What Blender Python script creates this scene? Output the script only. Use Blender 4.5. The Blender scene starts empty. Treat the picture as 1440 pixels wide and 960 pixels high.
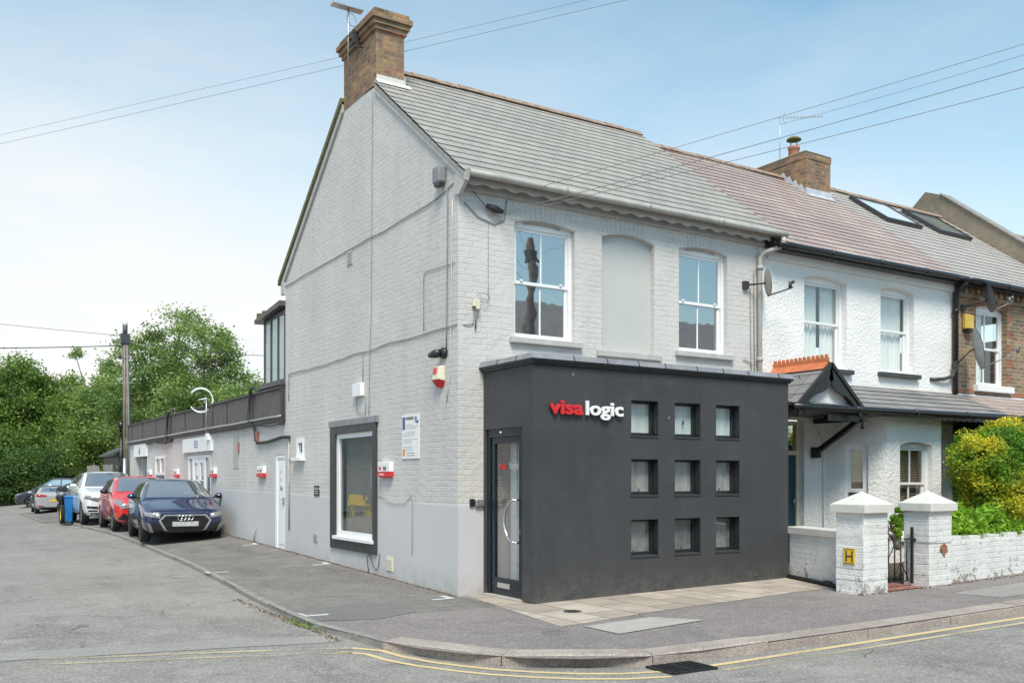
import bpy, bmesh, math, random
import numpy as np
from mathutils import Vector, Matrix, noise
from mathutils.bvhtree import BVHTree
from mathutils.geometry import tessellate_polygon
SC = bpy.context.scene
COL = SC.collection
random.seed(7)
# ------------------------------------------------------------ camera
cd = bpy.data.cameras.new('camera'); cam = bpy.data.objects.new('camera', cd); COL.objects.link(cam)
cam.location = (-5.88, -10.63, 1.55)
cam.rotation_euler = (math.radians(90), 0, -math.atan2(.5338, .8457))
cd.sensor_width = 36; cd.lens = 36*1307/1440; cd.shift_y = 191/1440; cd.clip_end = 2000; cd.clip_start = .05
SC.camera = cam
# ------------------------------------------------------------ sky, sun
SUN_EL, SUN_AZ = 54, 208       # degrees; azimuth clockwise from +Y
W = bpy.data.worlds.new('World'); SC.world = W; W.use_nodes = True
nt = W.node_tree; nt.nodes.clear()
def wn(t, **k):
    n = nt.nodes.new(t)
    for a, b in k.items(): setattr(n, a, b)
    return n
sky = wn('ShaderNodeTexSky', sky_type='NISHITA', sun_disc=False, sun_elevation=math.radians(SUN_EL), sun_rotation=math.radians(SUN_AZ))
sky.air_density = 1.0; sky.dust_density = .6; sky.ozone_density = 1.6
tc = wn('ShaderNodeTexCoord')
sep = wn('ShaderNodeSeparateXYZ'); nt.links.new(tc.outputs['Generated'], sep.inputs[0])
mp = wn('ShaderNodeMapping'); mp.inputs['Scale'].default_value = (1.0, 1.0, 3.2); mp.inputs['Rotation'].default_value = (0, .25, .5)
nt.links.new(tc.outputs['Generated'], mp.inputs[0])
nz = wn('ShaderNodeTexNoise'); nz.inputs['Scale'].default_value = 1.6; nz.inputs['Detail'].default_value = 6; nz.inputs['Roughness'].default_value = .55
nz.inputs['Distortion'].default_value = .15
nt.links.new(mp.outputs[0], nz.inputs['Vector'])
# cloud cover: thick veil low in the sky (heavier to the north), thin wisps higher up
m1 = wn('ShaderNodeMapRange'); m1.inputs[1].default_value = .02; m1.inputs[2].default_value = .52; m1.inputs[3].default_value = .86; m1.inputs[4].default_value = .08
nt.links.new(sep.outputs[2], m1.inputs[0])
m2 = wn('ShaderNodeMapRange'); m2.inputs[1].default_value = .38; m2.inputs[2].default_value = .72; m2.inputs[3].default_value = -.12; m2.inputs[4].default_value = .22
nt.links.new(nz.outputs['Fac'], m2.inputs[0])
m3 = wn('ShaderNodeMapRange'); m3.inputs[1].default_value = -1; m3.inputs[2].default_value = 1; m3.inputs[3].default_value = -.42; m3.inputs[4].default_value = .22
dv = wn('ShaderNodeVectorMath', operation='DOT_PRODUCT'); dv.inputs[1].default_value = (-.5, .86, 0); nt.links.new(tc.outputs['Generated'], dv.inputs[0]); nt.links.new(dv.outputs['Value'], m3.inputs[0])
ad = wn('ShaderNodeMath', operation='ADD'); nt.links.new(m1.outputs[0], ad.inputs[0]); nt.links.new(m2.outputs[0], ad.inputs[1])
ad2 = wn('ShaderNodeMath', operation='ADD', use_clamp=True); nt.links.new(ad.outputs[0], ad2.inputs[0]); nt.links.new(m3.outputs[0], ad2.inputs[1])
mx = wn('ShaderNodeMixRGB'); nt.links.new(ad2.outputs[0], mx.inputs[0]); tn = wn('ShaderNodeMixRGB', blend_type='MULTIPLY'); tn.inputs[0].default_value = 1; tn.inputs[2].default_value = (1.0, 1.34, 1.17, 1); nt.links.new(sky.outputs[0], tn.inputs[1]); nt.links.new(tn.outputs[0], mx.inputs[1])
mx.inputs[2].default_value = (5.6, 5.45, 5.3, 1)
bg = wn('ShaderNodeBackground'); bg.inputs['Strength'].default_value = .105
nt.links.new(mx.outputs[0], bg.inputs[0])
wo = wn('ShaderNodeOutputWorld'); nt.links.new(bg.outputs[0], wo.inputs[0])
sl = bpy.data.lights.new('sun', 'SUN'); sl.energy = 2.5; sl.angle = math.radians(22); sl.color = (1, .92, .81)
so = bpy.data.objects.new('sun', sl); COL.objects.link(so)
_a, _e = math.radians(SUN_AZ), math.radians(SUN_EL)
sd = Vector((math.sin(_a)*math.cos(_e), math.cos(_a)*math.cos(_e), math.sin(_e)))
so.rotation_euler = sd.to_track_quat('Z', 'Y').to_euler(); so.location = (0, -20, 30)
SC.view_settings.view_transform = 'Standard'; SC.view_settings.look = 'None'
SC.view_settings.exposure = .80; SC.view_settings.gamma = 1
# ------------------------------------------------------------ materials
class NT:
    def __init__(s, name):
        s.m = bpy.data.materials.new(name); s.m.use_nodes = True; s.t = s.m.node_tree; s.t.nodes.clear()
        s.out = s.n('ShaderNodeOutputMaterial'); s.b = s.n('ShaderNodeBsdfPrincipled'); s.l(s.b.outputs[0], s.out.inputs[0])
    def n(s, t, **k):
        x = s.t.nodes.new(t)
        for a, b in k.items(): setattr(x, a, b)
        return x
    def l(s, a, b): s.t.links.new(a, b)
    def val(s, sock, v):
        if hasattr(v, 'is_output') or isinstance(v, bpy.types.NodeSocket): s.l(v, sock)
        else: sock.default_value = v
    def math(s, op, a, b=0., clamp=False):
        x = s.n('ShaderNodeMath', operation=op, use_clamp=clamp); s.val(x.inputs[0], a); s.val(x.inputs[1], b); return x.outputs[0]
    def obj(s): return s.n('ShaderNodeTexCoord').outputs['Object']
    def noise(s, scale, detail=4, rough=.5, vec=None, dist=0):
        x = s.n('ShaderNodeTexNoise'); x.inputs['Scale'].default_value = scale; x.inputs['Detail'].default_value = detail
        x.inputs['Roughness'].default_value = rough; x.inputs['Distortion'].default_value = dist
        s.l(vec if vec is not None else s.pos(), x.inputs['Vector']); return x.outputs['Fac']
    def pos(s):
        if not hasattr(s, '_p'): s._p = s.n('ShaderNodeNewGeometry').outputs['Position']
        return s._p
    def mrange(s, v, a, b, c=0., d=1.):
        x = s.n('ShaderNodeMapRange'); s.val(x.inputs[0], v)
        for i, q in enumerate((a, b, c, d)): x.inputs[i+1].default_value = q
        return x.outputs[0]
    def mix(s, f, a, b, mode='MIX'):
        x = s.n('ShaderNodeMixRGB', blend_type=mode); s.val(x.inputs[0], f)
        for i, q in ((1, a), (2, b)):
            if isinstance(q, tuple): x.inputs[i].default_value = q if len(q) == 4 else q+(1,)
            else: s.l(q, x.inputs[i])
        return x.outputs[0]
    def bump(s, h, dist=.01, strength=1., prev=None):
        x = s.n('ShaderNodeBump'); x.inputs['Distance'].default_value = dist; x.inputs['Strength'].default_value = strength
        s.l(h, x.inputs['Height'])
        if prev is not None: s.l(prev, x.inputs['Normal'])
        return x.outputs[0]
    def wallvec(s, wob=0.0):
        """(along, height) vector on vertical walls in metres, from world position and normal"""
        g = s.n('ShaderNodeNewGeometry'); sp = s.n('ShaderNodeSeparateXYZ'); s.l(g.outputs['Position'], sp.inputs[0])
        sn = s.n('ShaderNodeSeparateXYZ'); s.l(g.outputs['True Normal'], sn.inputs[0])
        ax = s.math('ABSOLUTE', sn.outputs[0]); f = s.math('GREATER_THAN', ax, .5)
        x = s.n('ShaderNodeMix'); s.l(f, x.inputs[0]); s.l(sp.outputs[0], x.inputs[2]); s.l(sp.outputs[1], x.inputs[3])
        c = s.n('ShaderNodeCombineXYZ')
        if wob:
            nn = s.noise(1.3, 3); w = s.math('MULTIPLY', s.math('SUBTRACT', nn, .5), wob)
            n2 = s.noise(6, 3); w2 = s.math('MULTIPLY', s.math('SUBTRACT', n2, .5), wob*.35)
            s.l(s.math('ADD', x.outputs[0], w2), c.inputs[0]); s.l(s.math('ADD', s.math('ADD', sp.outputs[2], w), w2), c.inputs[1])
        else:
            s.l(x.outputs[0], c.inputs[0]); s.l(sp.outputs[2], c.inputs[1])
        return c.outputs[0]
    def brick(s, vec, w, h, mortar, c1=(0,0,0), c2=(1,1,1), cm=(.5,.5,.5), smooth=.3, offset=.5, bias=0):
        x = s.n('ShaderNodeTexBrick'); x.offset = offset; x.inputs['Scale'].default_value = 1; x.inputs['Brick Width'].default_value = w
        x.inputs['Row Height'].default_value = h; x.inputs['Mortar Size'].default_value = mortar; x.inputs['Mortar Smooth'].default_value = smooth
        x.inputs['Bias'].default_value = bias
        x.inputs['Color1'].default_value = c1+(1,); x.inputs['Color2'].default_value = c2+(1,); x.inputs['Mortar'].default_value = cm+(1,)
        s.l(vec, x.inputs['Vector']); return x
    def fin(s, col, rough=.6, nrm=None, spec=None, metal=None):
        s.val(s.b.inputs['Base Color'], col if not isinstance(col, tuple) else (col+(1,))[:4]); s.val(s.b.inputs['Roughness'], rough)
        if nrm is not None: s.l(nrm, s.b.inputs['Normal'])
        if spec is not None: s.b.inputs['Specular IOR Level'].default_value = spec
        if metal is not None: s.b.inputs['Metallic'].default_value = metal
        return s.m
M = {}
def simple(name, col, rough=.5, var=.12, scale=6, bump=.0, bscale=60, metal=0, spec=.5, coat=0):
    t = NT(name); c2 = tuple(max(0, c*(1-var)) for c in col); c1 = tuple(min(1, c*(1+var*.6)) for c in col)
    c = t.mix(t.mrange(t.noise(scale, 6, .6), .3, .7), c2, c1)
    nr = t.bump(t.noise(bscale, 5, .6), bump) if bump else None
    r = t.mrange(t.noise(scale*2.3, 4), .3, .7, max(.02, rough-.08), rough+.08)
    m = t.fin(c, r, nr, spec, metal)
    if coat: t.b.inputs['Coat Weight'].default_value = coat; t.b.inputs['Coat Roughness'].default_value = .04
    M[name] = m; return m
def painted_brick(name, col, band=None, bandz=1.18, grime=.5, chips=0):
    t = NT(name); v = t.wallvec(.06)
    b = t.brick(v, .225, .075, .009, smooth=.6)
    big = t.noise(.7, 5, .6); mid = t.noise(9, 6, .65); fine = t.noise(48, 5, .6)
    st = t.n('ShaderNodeMapping'); st.inputs['Scale'].default_value = (4, 4, .35); t.l(t.pos(), st.inputs[0])
    streak = t.noise(1, 5, .6, st.outputs[0])
    c = t.mix(t.mrange(big, .3, .72), tuple(x*.90 for x in col), tuple(x*1.05 for x in col))
    c = t.mix(t.mrange(streak, .46, .72, 0, .42*grime*2), c, tuple(x*.80 for x in (col[0]*1.02, col[1], col[2]*.93)))
    hol = t.math('MULTIPLY', b.outputs['Fac'], t.mrange(t.noise(2.3, 6, .65), .40, .68, .03, .8))
    c = t.mix(t.math('MULTIPLY', hol, .16*grime*2), c, tuple(x*.62 for x in col))
    spots = t.mrange(t.noise(15, 3, .5), .70, .76, 0, .5*grime)
    c = t.mix(spots, c, tuple(x*.5 for x in col))
    if chips:
        sz_ = t.n('ShaderNodeSeparateXYZ'); t.l(t.pos(), sz_.inputs[0])
        low = t.mrange(sz_.outputs[2], .0, .55, .10, 0)
        cn = t.math('ADD', t.math('ADD', t.math('MULTIPLY', t.noise(11, 6, .7), .7), t.math('MULTIPLY', t.noise(2.6, 3), .3)), low)
        c = t.mix(t.mrange(cn, .60, .645, 0, chips), c, t.mix(t.noise(30, 3), (.10, .09, .08), (.34, .29, .25)))
        vc = t.n('ShaderNodeTexVoronoi', feature='DISTANCE_TO_EDGE'); vc.inputs['Scale'].default_value = 7
        mv = t.n('ShaderNodeMapping'); mv.inputs['Scale'].default_value = (.45, .45, 1.7); t.l(t.pos(), mv.inputs[0]); t.l(mv.outputs[0], vc.inputs['Vector'])
        ck = t.math('MULTIPLY', t.mrange(vc.outputs['Distance'], 0, .02, 1, 0), t.mrange(t.noise(4, 3), .52, .6))
        c = t.mix(t.math('MULTIPLY', ck, .8), c, (.14, .13, .12))
    hb = t.math('SUBTRACT', t.math('MULTIPLY', mid, 1.5), t.math('MULTIPLY', hol, 1.05))
    hb = t.math('ADD', hb, t.math('MULTIPLY', fine, .7))
    hb = t.math('ADD', hb, t.math('MULTIPLY', b.outputs['Color'], .22))
    sepz = t.n('ShaderNodeSeparateXYZ'); t.l(t.pos(), sepz.inputs[0])
    if band is not None:
        zz = t.math('ADD', sepz.outputs[2], t.math('MULTIPLY', sepz.outputs[1], -.008))
        f = t.math('LESS_THAN', zz, bandz)
        sm = t.mix(t.mrange(big, .3, .7), tuple(x*.95 for x in band), tuple(x*1.04 for x in band))
        dirt = t.math('MULTIPLY', t.mrange(zz, .0, .34, 1, 0), t.mrange(t.noise(5, 6, .7), .35, .7))
        sm = t.mix(t.math('MULTIPLY', dirt, .65), sm, (.30, .28, .24))
        line = t.math('LESS_THAN', t.math('ABSOLUTE', t.math('SUBTRACT', zz, bandz)), .012)
        c = t.mix(f, c, sm); c = t.mix(t.math('MULTIPLY', line, .6), c, (.75, .75, .74))
        flat = t.math('ADD', t.math('MULTIPLY', mid, .12), .55)
        x = t.n('ShaderNodeMix'); t.l(f, x.inputs[0]); t.l(hb, x.inputs[2]); t.l(flat, x.inputs[3]); hb = x.outputs[0]
    nr = t.bump(hb, .011, .8)
    M[name] = t.fin(c, .62, nr, .35); return M[name]
def stock_brick(name, pal, mort, wob=.012):
    t = NT(name); v = t.wallvec(wob)
    b = t.brick(v, .225, .075, .008, c1=(0,0,0), c2=(1,1,1), cm=(.5,.5,.5), smooth=.2)
    cr = t.n('ShaderNodeValToRGB'); el = cr.color_ramp.elements
    while len(el) < len(pal): el.new(.5)
    for i, p in enumerate(pal): el[i].position = i/(len(pal)-1); el[i].color = p+(1,)
    rnd = t.math('ADD', t.math('MULTIPLY', b.outputs['Color'], .7), t.math('MULTIPLY', t.noise(4, 4), .42)); 
    t.l(t.math('SUBTRACT', rnd, .06), cr.inputs[0])
    c = t.mix(t.mrange(t.noise(16, 6, .75), .40, .66), cr.outputs[0], t.mix(.5, cr.outputs[0], (.10, .085, .07)))
    c = t.mix(t.mrange(t.noise(3.6, 6, .75), .44, .64, 0, .8), c, (.085, .072, .06))
    c = t.mix(b.outputs['Fac'], c, mort)
    h = t.math('SUBTRACT', t.math('MULTIPLY', t.noise(35, 5, .7), .6), b.outputs['Fac'])
    M[name] = t.fin(c, .85, t.bump(h, .008, 1.), .25); return M[name]
def slate(name, a, bcol, w=.3, gauge=.19, slope=.762, lich=(.30, .28, .22), lamt=.35, patch=None, y0=-.24):
    """slates laid in courses; gauge measured along Y"""
    t = NT(name); sp = t.n('ShaderNodeSeparateXYZ'); t.l(t.pos(), sp.inputs[0]); c3 = t.n('ShaderNodeCombineXYZ')
    t.l(sp.outputs[0], c3.inputs[0]); t.l(t.math('MULTIPLY', t.math('SUBTRACT', sp.outputs[1], y0), math.sqrt(1+slope*slope)), c3.inputs[1])
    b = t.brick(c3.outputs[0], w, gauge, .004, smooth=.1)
    c = t.mix(b.outputs['Color'], a, bcol)
    c = t.mix(t.mrange(t.noise(1.1, 5, .6), .35, .7, 0, .8), c, t.mix(.55, c, lich))
    if patch: c = t.mix(t.mrange(t.noise(.55, 4, .6), .46, .56, 0, .8), c, patch)
    c = t.mix(t.mrange(t.noise(22, 5, .7), .5, .8, 0, lamt), c, lich)
    c = t.mix(t.math('MULTIPLY', b.outputs['Fac'], .75), c, (.05, .045, .04))  # dark slate joints; along each course they paint in the gap shadow
    h = t.math('SUBTRACT', t.math('ADD', t.math('MULTIPLY', t.noise(20, 4), .4), t.math('MULTIPLY', b.outputs['Color'], .3)), b.outputs['Fac'])
    M[name] = t.fin(c, .6, t.bump(h, .006, .8), .35); return M[name]
def tarmac(name, dark, light, patchy=1., stone=.5, cracks=True, red=0):
    t = NT(name); c = t.mix(t.mrange(t.noise(.35, 6, .6), .3, .7), dark, light)
    st = t.n('ShaderNodeMapping'); st.inputs['Scale'].default_value = (1.3, .35, 1); st.inputs['Rotation'].default_value = (0, 0, .6); t.l(t.pos(), st.inputs[0])
    c = t.mix(t.mrange(t.noise(1, 6, .65, st.outputs[0]), .52, .72, 0, .5*patchy), c, tuple(x*.62 for x in dark))
    c = t.mix(t.mrange(t.noise(2.2, 7, .7), .5, .7, 0, .45*patchy), c, tuple(x*1.22 for x in light))
    st2 = t.n('ShaderNodeMapping'); st2.inputs['Scale'].default_value = (.5, 2.2, 1); st2.inputs['Rotation'].default_value = (0, 0, .55); t.l(t.pos(), st2.inputs[0])
    c = t.mix(t.mrange(t.noise(1.6, 7, .7, st2.outputs[0]), .56, .70, 0, .55*patchy), c, tuple(x*.55 for x in dark))
    ag = t.n('ShaderNodeTexVoronoi'); ag.inputs['Scale'].default_value = 62; t.l(t.pos(), ag.inputs['Vector'])
    sepc = t.n('ShaderNodeSeparateColor'); t.l(ag.outputs['Color'], sepc.inputs[0])
    c = t.mix(t.mrange(sepc.outputs[0], 0, 1, -.1, stone), c, t.mix(sepc.outputs[1], tuple(x*.55 for x in dark), tuple(min(1, x*1.75) for x in light)))
    sep_f = t.noise(170, 2, .5)
    c = t.mix(t.mrange(sep_f, .6, .8, 0, .5), c, tuple(x*1.9 for x in light))
    h = t.math('ADD', t.math('MULTIPLY', ag.outputs['Distance'], -1.), t.math('MULTIPLY', t.noise(12, 4), .5))
    if cracks:
        vv = t.n('ShaderNodeTexVoronoi', feature='DISTANCE_TO_EDGE'); vv.inputs['Scale'].default_value = .42
        wv = t.n('ShaderNodeVectorMath', operation='ADD'); t.l(t.pos(), wv.inputs[0])
        nn = t.n('ShaderNodeTexNoise'); nn.inputs['Scale'].default_value = 1.5; nn.inputs['Detail'].default_value = 8; t.l(t.pos(), nn.inputs['Vector']); t.l(nn.outputs['Color'], wv.inputs[1])
        t.l(wv.outputs[0], vv.inputs['Vector'])
        k = t.math('MULTIPLY', t.mrange(vv.outputs['Distance'], .0, .006, 1, 0), t.mrange(t.noise(.5, 2), .52, .6))
        c = t.mix(t.math('MULTIPLY', k, .7), c, (.03, .028, .025)); h = t.math('SUBTRACT', h, t.math('MULTIPLY', k, 2))
    M[name] = t.fin(c, .85, t.bump(h, .004, .9), .3); return M[name]
def render_mat(name, col, bump=.003, scale=25, rough=.6, var=.08, spots=0, streak=.0):
    t = NT(name); c = t.mix(t.mrange(t.noise(.9, 5, .6), .3, .7), tuple(x*(1-var) for x in col), tuple(min(1, x*(1+var)) for x in col))
    st = t.n('ShaderNodeMapping'); st.inputs['Scale'].default_value = (5, 5, .4); t.l(t.pos(), st.inputs[0])
    if streak: c = t.mix(t.mrange(t.noise(1, 5, .6, st.outputs[0]), .5, .8, 0, streak), c, tuple(x*.55 for x in col))
    if spots: c = t.mix(t.mrange(t.noise(9.5, 1, .4), .815, .825, 0, spots), c, (.6, .6, .6))
    if streak > .3:
        sz_ = t.n('ShaderNodeSeparateXYZ'); t.l(t.pos(), sz_.inputs[0]); dn = t.math('MULTIPLY', t.mrange(sz_.outputs[2], .02, .38, 1, 0), t.mrange(t.noise(7, 6, .75), .38, .7))
        c = t.mix(t.math('MULTIPLY', dn, .6), c, (.17, .155, .135))
        c = t.mix(t.mrange(t.noise(1.3, 6, .7), .52, .75, 0, .35), c, (.095, .095, .10))
    h = t.math('ADD', t.noise(scale, 6, .65), t.math('MULTIPLY', t.noise(2, 3), .8))
    M[name] = t.fin(c, rough, t.bump(h, bump, 1.), .4); return M[name]
def glass(name, col=(.03, .035, .04), ior=1.9, rough=.015, trans=0., wob=.0015):
    t = NT(name); nb = t.bump(t.noise(1.6, 2), wob*3, .6)
    m = t.fin(col, rough, nb); t.b.inputs['IOR'].default_value = ior
    if trans:
        tr = t.n('ShaderNodeBsdfTransparent'); tr.inputs[0].default_value = (.97, .98, .975, 1); mxs = t.n('ShaderNodeMixShader')
        fr = t.n('ShaderNodeFresnel'); fr.inputs[0].default_value = ior; bf = t.n('ShaderNodeNewGeometry').outputs['Backfacing']
        gl = t.n('ShaderNodeBsdfGlossy'); gl.inputs['Roughness'].default_value = rough; t.l(nb, gl.inputs['Normal']); t.l(nb, fr.inputs['Normal'])
        t.l(t.math('MULTIPLY', fr.outputs[0], t.math('SUBTRACT', 1., bf)), mxs.inputs[0]); t.l(tr.outputs[0], mxs.inputs[1]); t.l(gl.outputs[0], mxs.inputs[2]); t.l(mxs.outputs[0], t.out.inputs[0])
    M[name] = m; return m
def foliage(name, dark, light, yellow=None):
    t = NT(name); a = t.n('ShaderNodeAttribute', attribute_name='tint')
    c = t.mix(a.outputs['Fac'], dark, light)
    if yellow:
        b = t.n('ShaderNodeAttribute', attribute_name='gold'); c = t.mix(b.outputs['Fac'], c, yellow)
    t.fin(c, .5, None, .35)
    tr = t.n('ShaderNodeBsdfTranslucent'); mxs = t.n('ShaderNodeMixShader'); mxs.inputs[0].default_value = .35
    t.l(t.mix(.5, c, (.20, .32, .04), 'MIX') if not yellow else c, tr.inputs[0]); t.l(t.b.outputs[0], mxs.inputs[1]); t.l(tr.outputs[0], mxs.inputs[2]); t.l(mxs.outputs[0], t.out.inputs[0])
    M[name] = t.m; return t.m
painted_brick('paint_front', (.60, .578, .558), (.545, .53, .55), 1.18, .42)
painted_brick('paint_side', (.60, .578, .560), (.55, .538, .545), 1.18, .5)
painted_brick('paint_white', (.80, .80, .79), None, grime=.75)
stock_brick('stock', [(.09, .06, .045), (.32, .18, .10), (.46, .28, .13), (.40, .18, .11), (.18, .11, .08)], (.24, .22, .18))
stock_brick('stock_house', [(.16, .10, .07), (.33, .205, .12), (.46, .30, .17), (.38, .21, .13)], (.36, .33, .28))
stock_brick('red_brick', [(.40, .13, .07), (.50, .17, .08), (.45, .12, .07)], (.30, .2, .15))
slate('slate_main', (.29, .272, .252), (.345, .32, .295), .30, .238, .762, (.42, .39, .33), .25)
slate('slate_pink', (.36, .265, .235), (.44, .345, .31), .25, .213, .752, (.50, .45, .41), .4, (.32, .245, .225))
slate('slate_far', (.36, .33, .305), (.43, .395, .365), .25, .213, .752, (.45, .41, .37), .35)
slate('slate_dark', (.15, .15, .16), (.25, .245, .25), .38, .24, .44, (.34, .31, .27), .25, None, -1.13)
tarmac('road', (.185, .174, .160), (.285, .268, .248), 1.5, .6)
tarmac('parking', (.125, .115, .107), (.215, .200, .188), 1.9, .6)
tarmac('footway', (.165, .145, .138), (.25, .222, .212), 1.2, .65, False)
tarmac('patch', (.24, .228, .21), (.32, .305, .285), .4, .35, False)
tarmac('patch_dark', (.135, .13, .124), (.20, .192, .184), .4, .4, False)
simple('concrete_kerb', (.27, .255, .235), .85, .3, 7, .005, 50)
simple('slab_cover', (.40, .375, .345), .85, .15, 5, .003, 60)
def granite():
    t = NT('granite'); c = t.mix(t.mrange(t.noise(1.7, 4), .35, .65), (.33, .275, .24), (.46, .395, .35))
    v = t.n('ShaderNodeTexVoronoi'); v.inputs['Scale'].default_value = 85; t.l(t.pos(), v.inputs['Vector']); s_ = t.n('ShaderNodeSeparateColor'); t.l(v.outputs['Color'], s_.inputs[0])
    c = t.mix(t.mrange(s_.outputs[0], 0, 1, -.2, .75), c, t.mix(s_.outputs[1], (.16, .13, .115), (.62, .55, .50)))
    c = t.mix(t.mrange(t.noise(6, 6, .7), .5, .75, 0, .5), c, (.20, .17, .15))
    M['granite'] = t.fin(c, .85, t.bump(t.math('ADD', t.noise(45, 5, .7), t.noise(7, 3)), .012), .3)
def slabs():
    t = NT('slabs'); sp = t.n('ShaderNodeSeparateXYZ'); t.l(t.pos(), sp.inputs[0]); c3 = t.n('ShaderNodeCombineXYZ')
    t.l(sp.outputs[1], c3.inputs[0]); t.l(sp.outputs[0], c3.inputs[1])
    b = t.brick(c3.outputs[0], .72, .46, .008, smooth=.15)
    c = t.mix(b.outputs['Color'], (.35, .29, .235), (.52, .445, .37)); c = t.mix(t.mrange(t.noise(2.2, 6, .7), .4, .7, 0, .75), c, (.25, .215, .185))
    c = t.mix(t.mrange(t.noise(60, 4, .7), .5, .8, 0, .5), c, (.5, .47, .42)); c = t.mix(b.outputs['Fac'], c, (.12, .105, .09))
    M['slabs'] = t.fin(c, .85, t.bump(t.math('SUBTRACT', t.math('ADD', t.math('MULTIPLY', b.outputs['Color'], .35), t.math('MULTIPLY', t.noise(50, 4), .3)), b.outputs['Fac']), .008), .3)
slabs(); granite()
def worn(name, col, thr, soft=.06):
    t = NT(name); t.fin(t.mix(t.noise(30, 4), col, tuple(x*.7 for x in col)), .7)
    tr = t.n('ShaderNodeBsdfTransparent'); ms = t.n('ShaderNodeMixShader')
    nn = t.math('ADD', t.math('MULTIPLY', t.noise(.9, 3), .5), t.math('MULTIPLY', t.noise(38, 6, .75), .5))
    t.l(t.mrange(nn, thr, thr+soft), ms.inputs[0]); t.l(t.b.outputs[0], ms.inputs[1]); t.l(tr.outputs[0], ms.inputs[2]); t.l(ms.outputs[0], t.out.inputs[0]); M[name] = t.m
worn('yellow_paint', (.74, .57, .30), .54, .12); worn('yellow_faded', (.58, .49, .33), .455, .12); worn('white_paint', (.68, .68, .66), .56)
render_mat('dark_render', (.052, .052, .056), .007, 22, .55, .16, .5, .42)
render_mat('pebbledash', (.87, .855, .84), .034, 20, .8, .06, 0, .08)
render_mat('smooth_white', (.76, .76, .75), .003, 30, .6, .05, 0, .1)
render_mat('grey_render', (.50, .50, .485), .003, 25, .55, .04, 0, .08)
render_mat('cope', (.62, .60, .56), .006, 30, .8, .15, 0, .2)
render_mat('cement', (.26, .215, .165), .02, 9, .9, .3, 0, .3)
simple('white_upvc', (.80, .80, .81), .5, .03, 3); simple('lead', (.25, .25, .265), .45, .25, 5, .004, 20); simple('lead_light', (.50, .52, .56), .5, .2, 6, .004, 25)
simple('grey_paint', (.42, .40, .37), .5, .18, 5, .003, 30); simple('sill_grey', (.47, .46, .44), .6, .15, 8, .003, 50)
simple('black_paint', (.014, .014, .016), .32, .2, 6); simple('dark_frame', (.045, .045, .048), .4, .12, 4); simple('charcoal', (.022, .024, .028), .35, .2)
simple('blue_black', (.012, .018, .028), .3, .2); simple('teal_door', (.012, .06, .085), .35, .15)
simple('fascia', (.085, .075, .072), .5, .1, 3); simple('fascia_edge', (.035, .032, .032), .5, .1, 3)
simple('ridge_tile', (.32, .22, .16), .8, .4, 12, .006, 40); simple('terracotta', (.55, .17, .07), .7, .25, 8); simple('pot', (.50, .22, .15), .75, .25, 10)
simple('moss', (.17, .16, .07), .9, .4, 20, .006, 60); simple('metal', (.6, .6, .6), .35, .1, 8, metal=1); simple('steel', (.75, .74, .7), .25, .1, 8, metal=1)
simple('alu', (.55, .56, .57), .4, .1, 8, metal=.8); simple('cable', (.03, .03, .03), .6, .2); simple('cable_grey', (.23, .225, .22), .6, .2)
simple('red', (.50, .015, .025), .35, .1); simple('sign_red', (.62, .03, .035), .3, .05); simple('white', (.82, .82, .82), .35, .04)
simple('cream', (.70, .66, .52), .5, .12); simple('orange', (.75, .3, .08), .5, .1); simple('sign_blue', (.05, .11, .28), .4, .1); simple('ink', (.05, .05, .06), .5, .1); simple('ink_grey', (.22, .22, .24), .5, .1)
simple('yellow', (.75, .50, .03), .45, .1); simple('yellow_box', (.62, .42, .08), .45, .15); simple('dish', (.20, .21, .23), .45, .15); simple('dish_light', (.42, .43, .45), .45, .15); simple('dish_cream', (.45, .43, .36), .5, .15)
simple('wood_grey', (.27, .25, .23), .9, .3, 4, .01, 12); simple('pole_wood', (.20, .165, .13), .9, .4, 3, .01, 20); simple('bark', (.15, .12, .09), .9, .4, 8, .02, 14)
simple('bin_blue', (.012, .15, .42), .4, .1); simple('tyre', (.018, .018, .018), .85, .2, 20, .002, 80); simple('rubber', (.02, .02, .02), .7, .2)
simple('rim', (.40, .41, .42), .3, .1, 8, metal=.9); simple('rim_dark', (.06, .06, .065), .3, .1, 8, metal=.7); simple('chrome', (.8, .8, .8), .12, .03, 5, metal=1)
simple('lamp_glass', (.24, .25, .26), .08, .5, 20, spec=.8); simple('tail_red', (.35, .01, .015), .15, .1); simple('plate', (.48, .48, .49), .4, .35, 14)
simple('car_black_trim', (.012, .012, .013), .4, .1); simple('curtain', (.80, .82, .81), .9, .08, 4); simple('curtain_warm', (.24, .225, .20), .9, .15, 3); simple('blind', (.34, .27, .20), .8, .1, 4)
simple('soil', (.09, .07, .05), .95, .4, 9, .02, 20); simple('leaf_litter', (.17, .10, .04), .95, .5, 30, .01, 60); simple('tile_red', (.30, .13, .10), .8, .3, 10)
simple('interior', (.05, .05, .05), .9, .2); simple('iron', (.02, .02, .022), .6, .3, 20); simple('seat_vinyl', (.02, .02, .02), .5, .1)
for n, c in dict(car_navy=(.012, .017, .06), car_red=(.62, .022, .022), car_white=(.74, .75, .76), car_silver=(.36, .36, .37), car_black=(.012, .013, .016), car_graphite=(.028, .030, .040)).items():
    simple(n, c, .28, .03, 2, coat=1, spec=.5)
glass('glass_dark', (.03,.035,.04), 4.6); glass('glass_clear', ior=2.3, trans=1); glass('glass_shop', ior=3.4, trans=1); glass('car_glass', (.11, .12, .125), 6., .02, 0, .0008)
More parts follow.
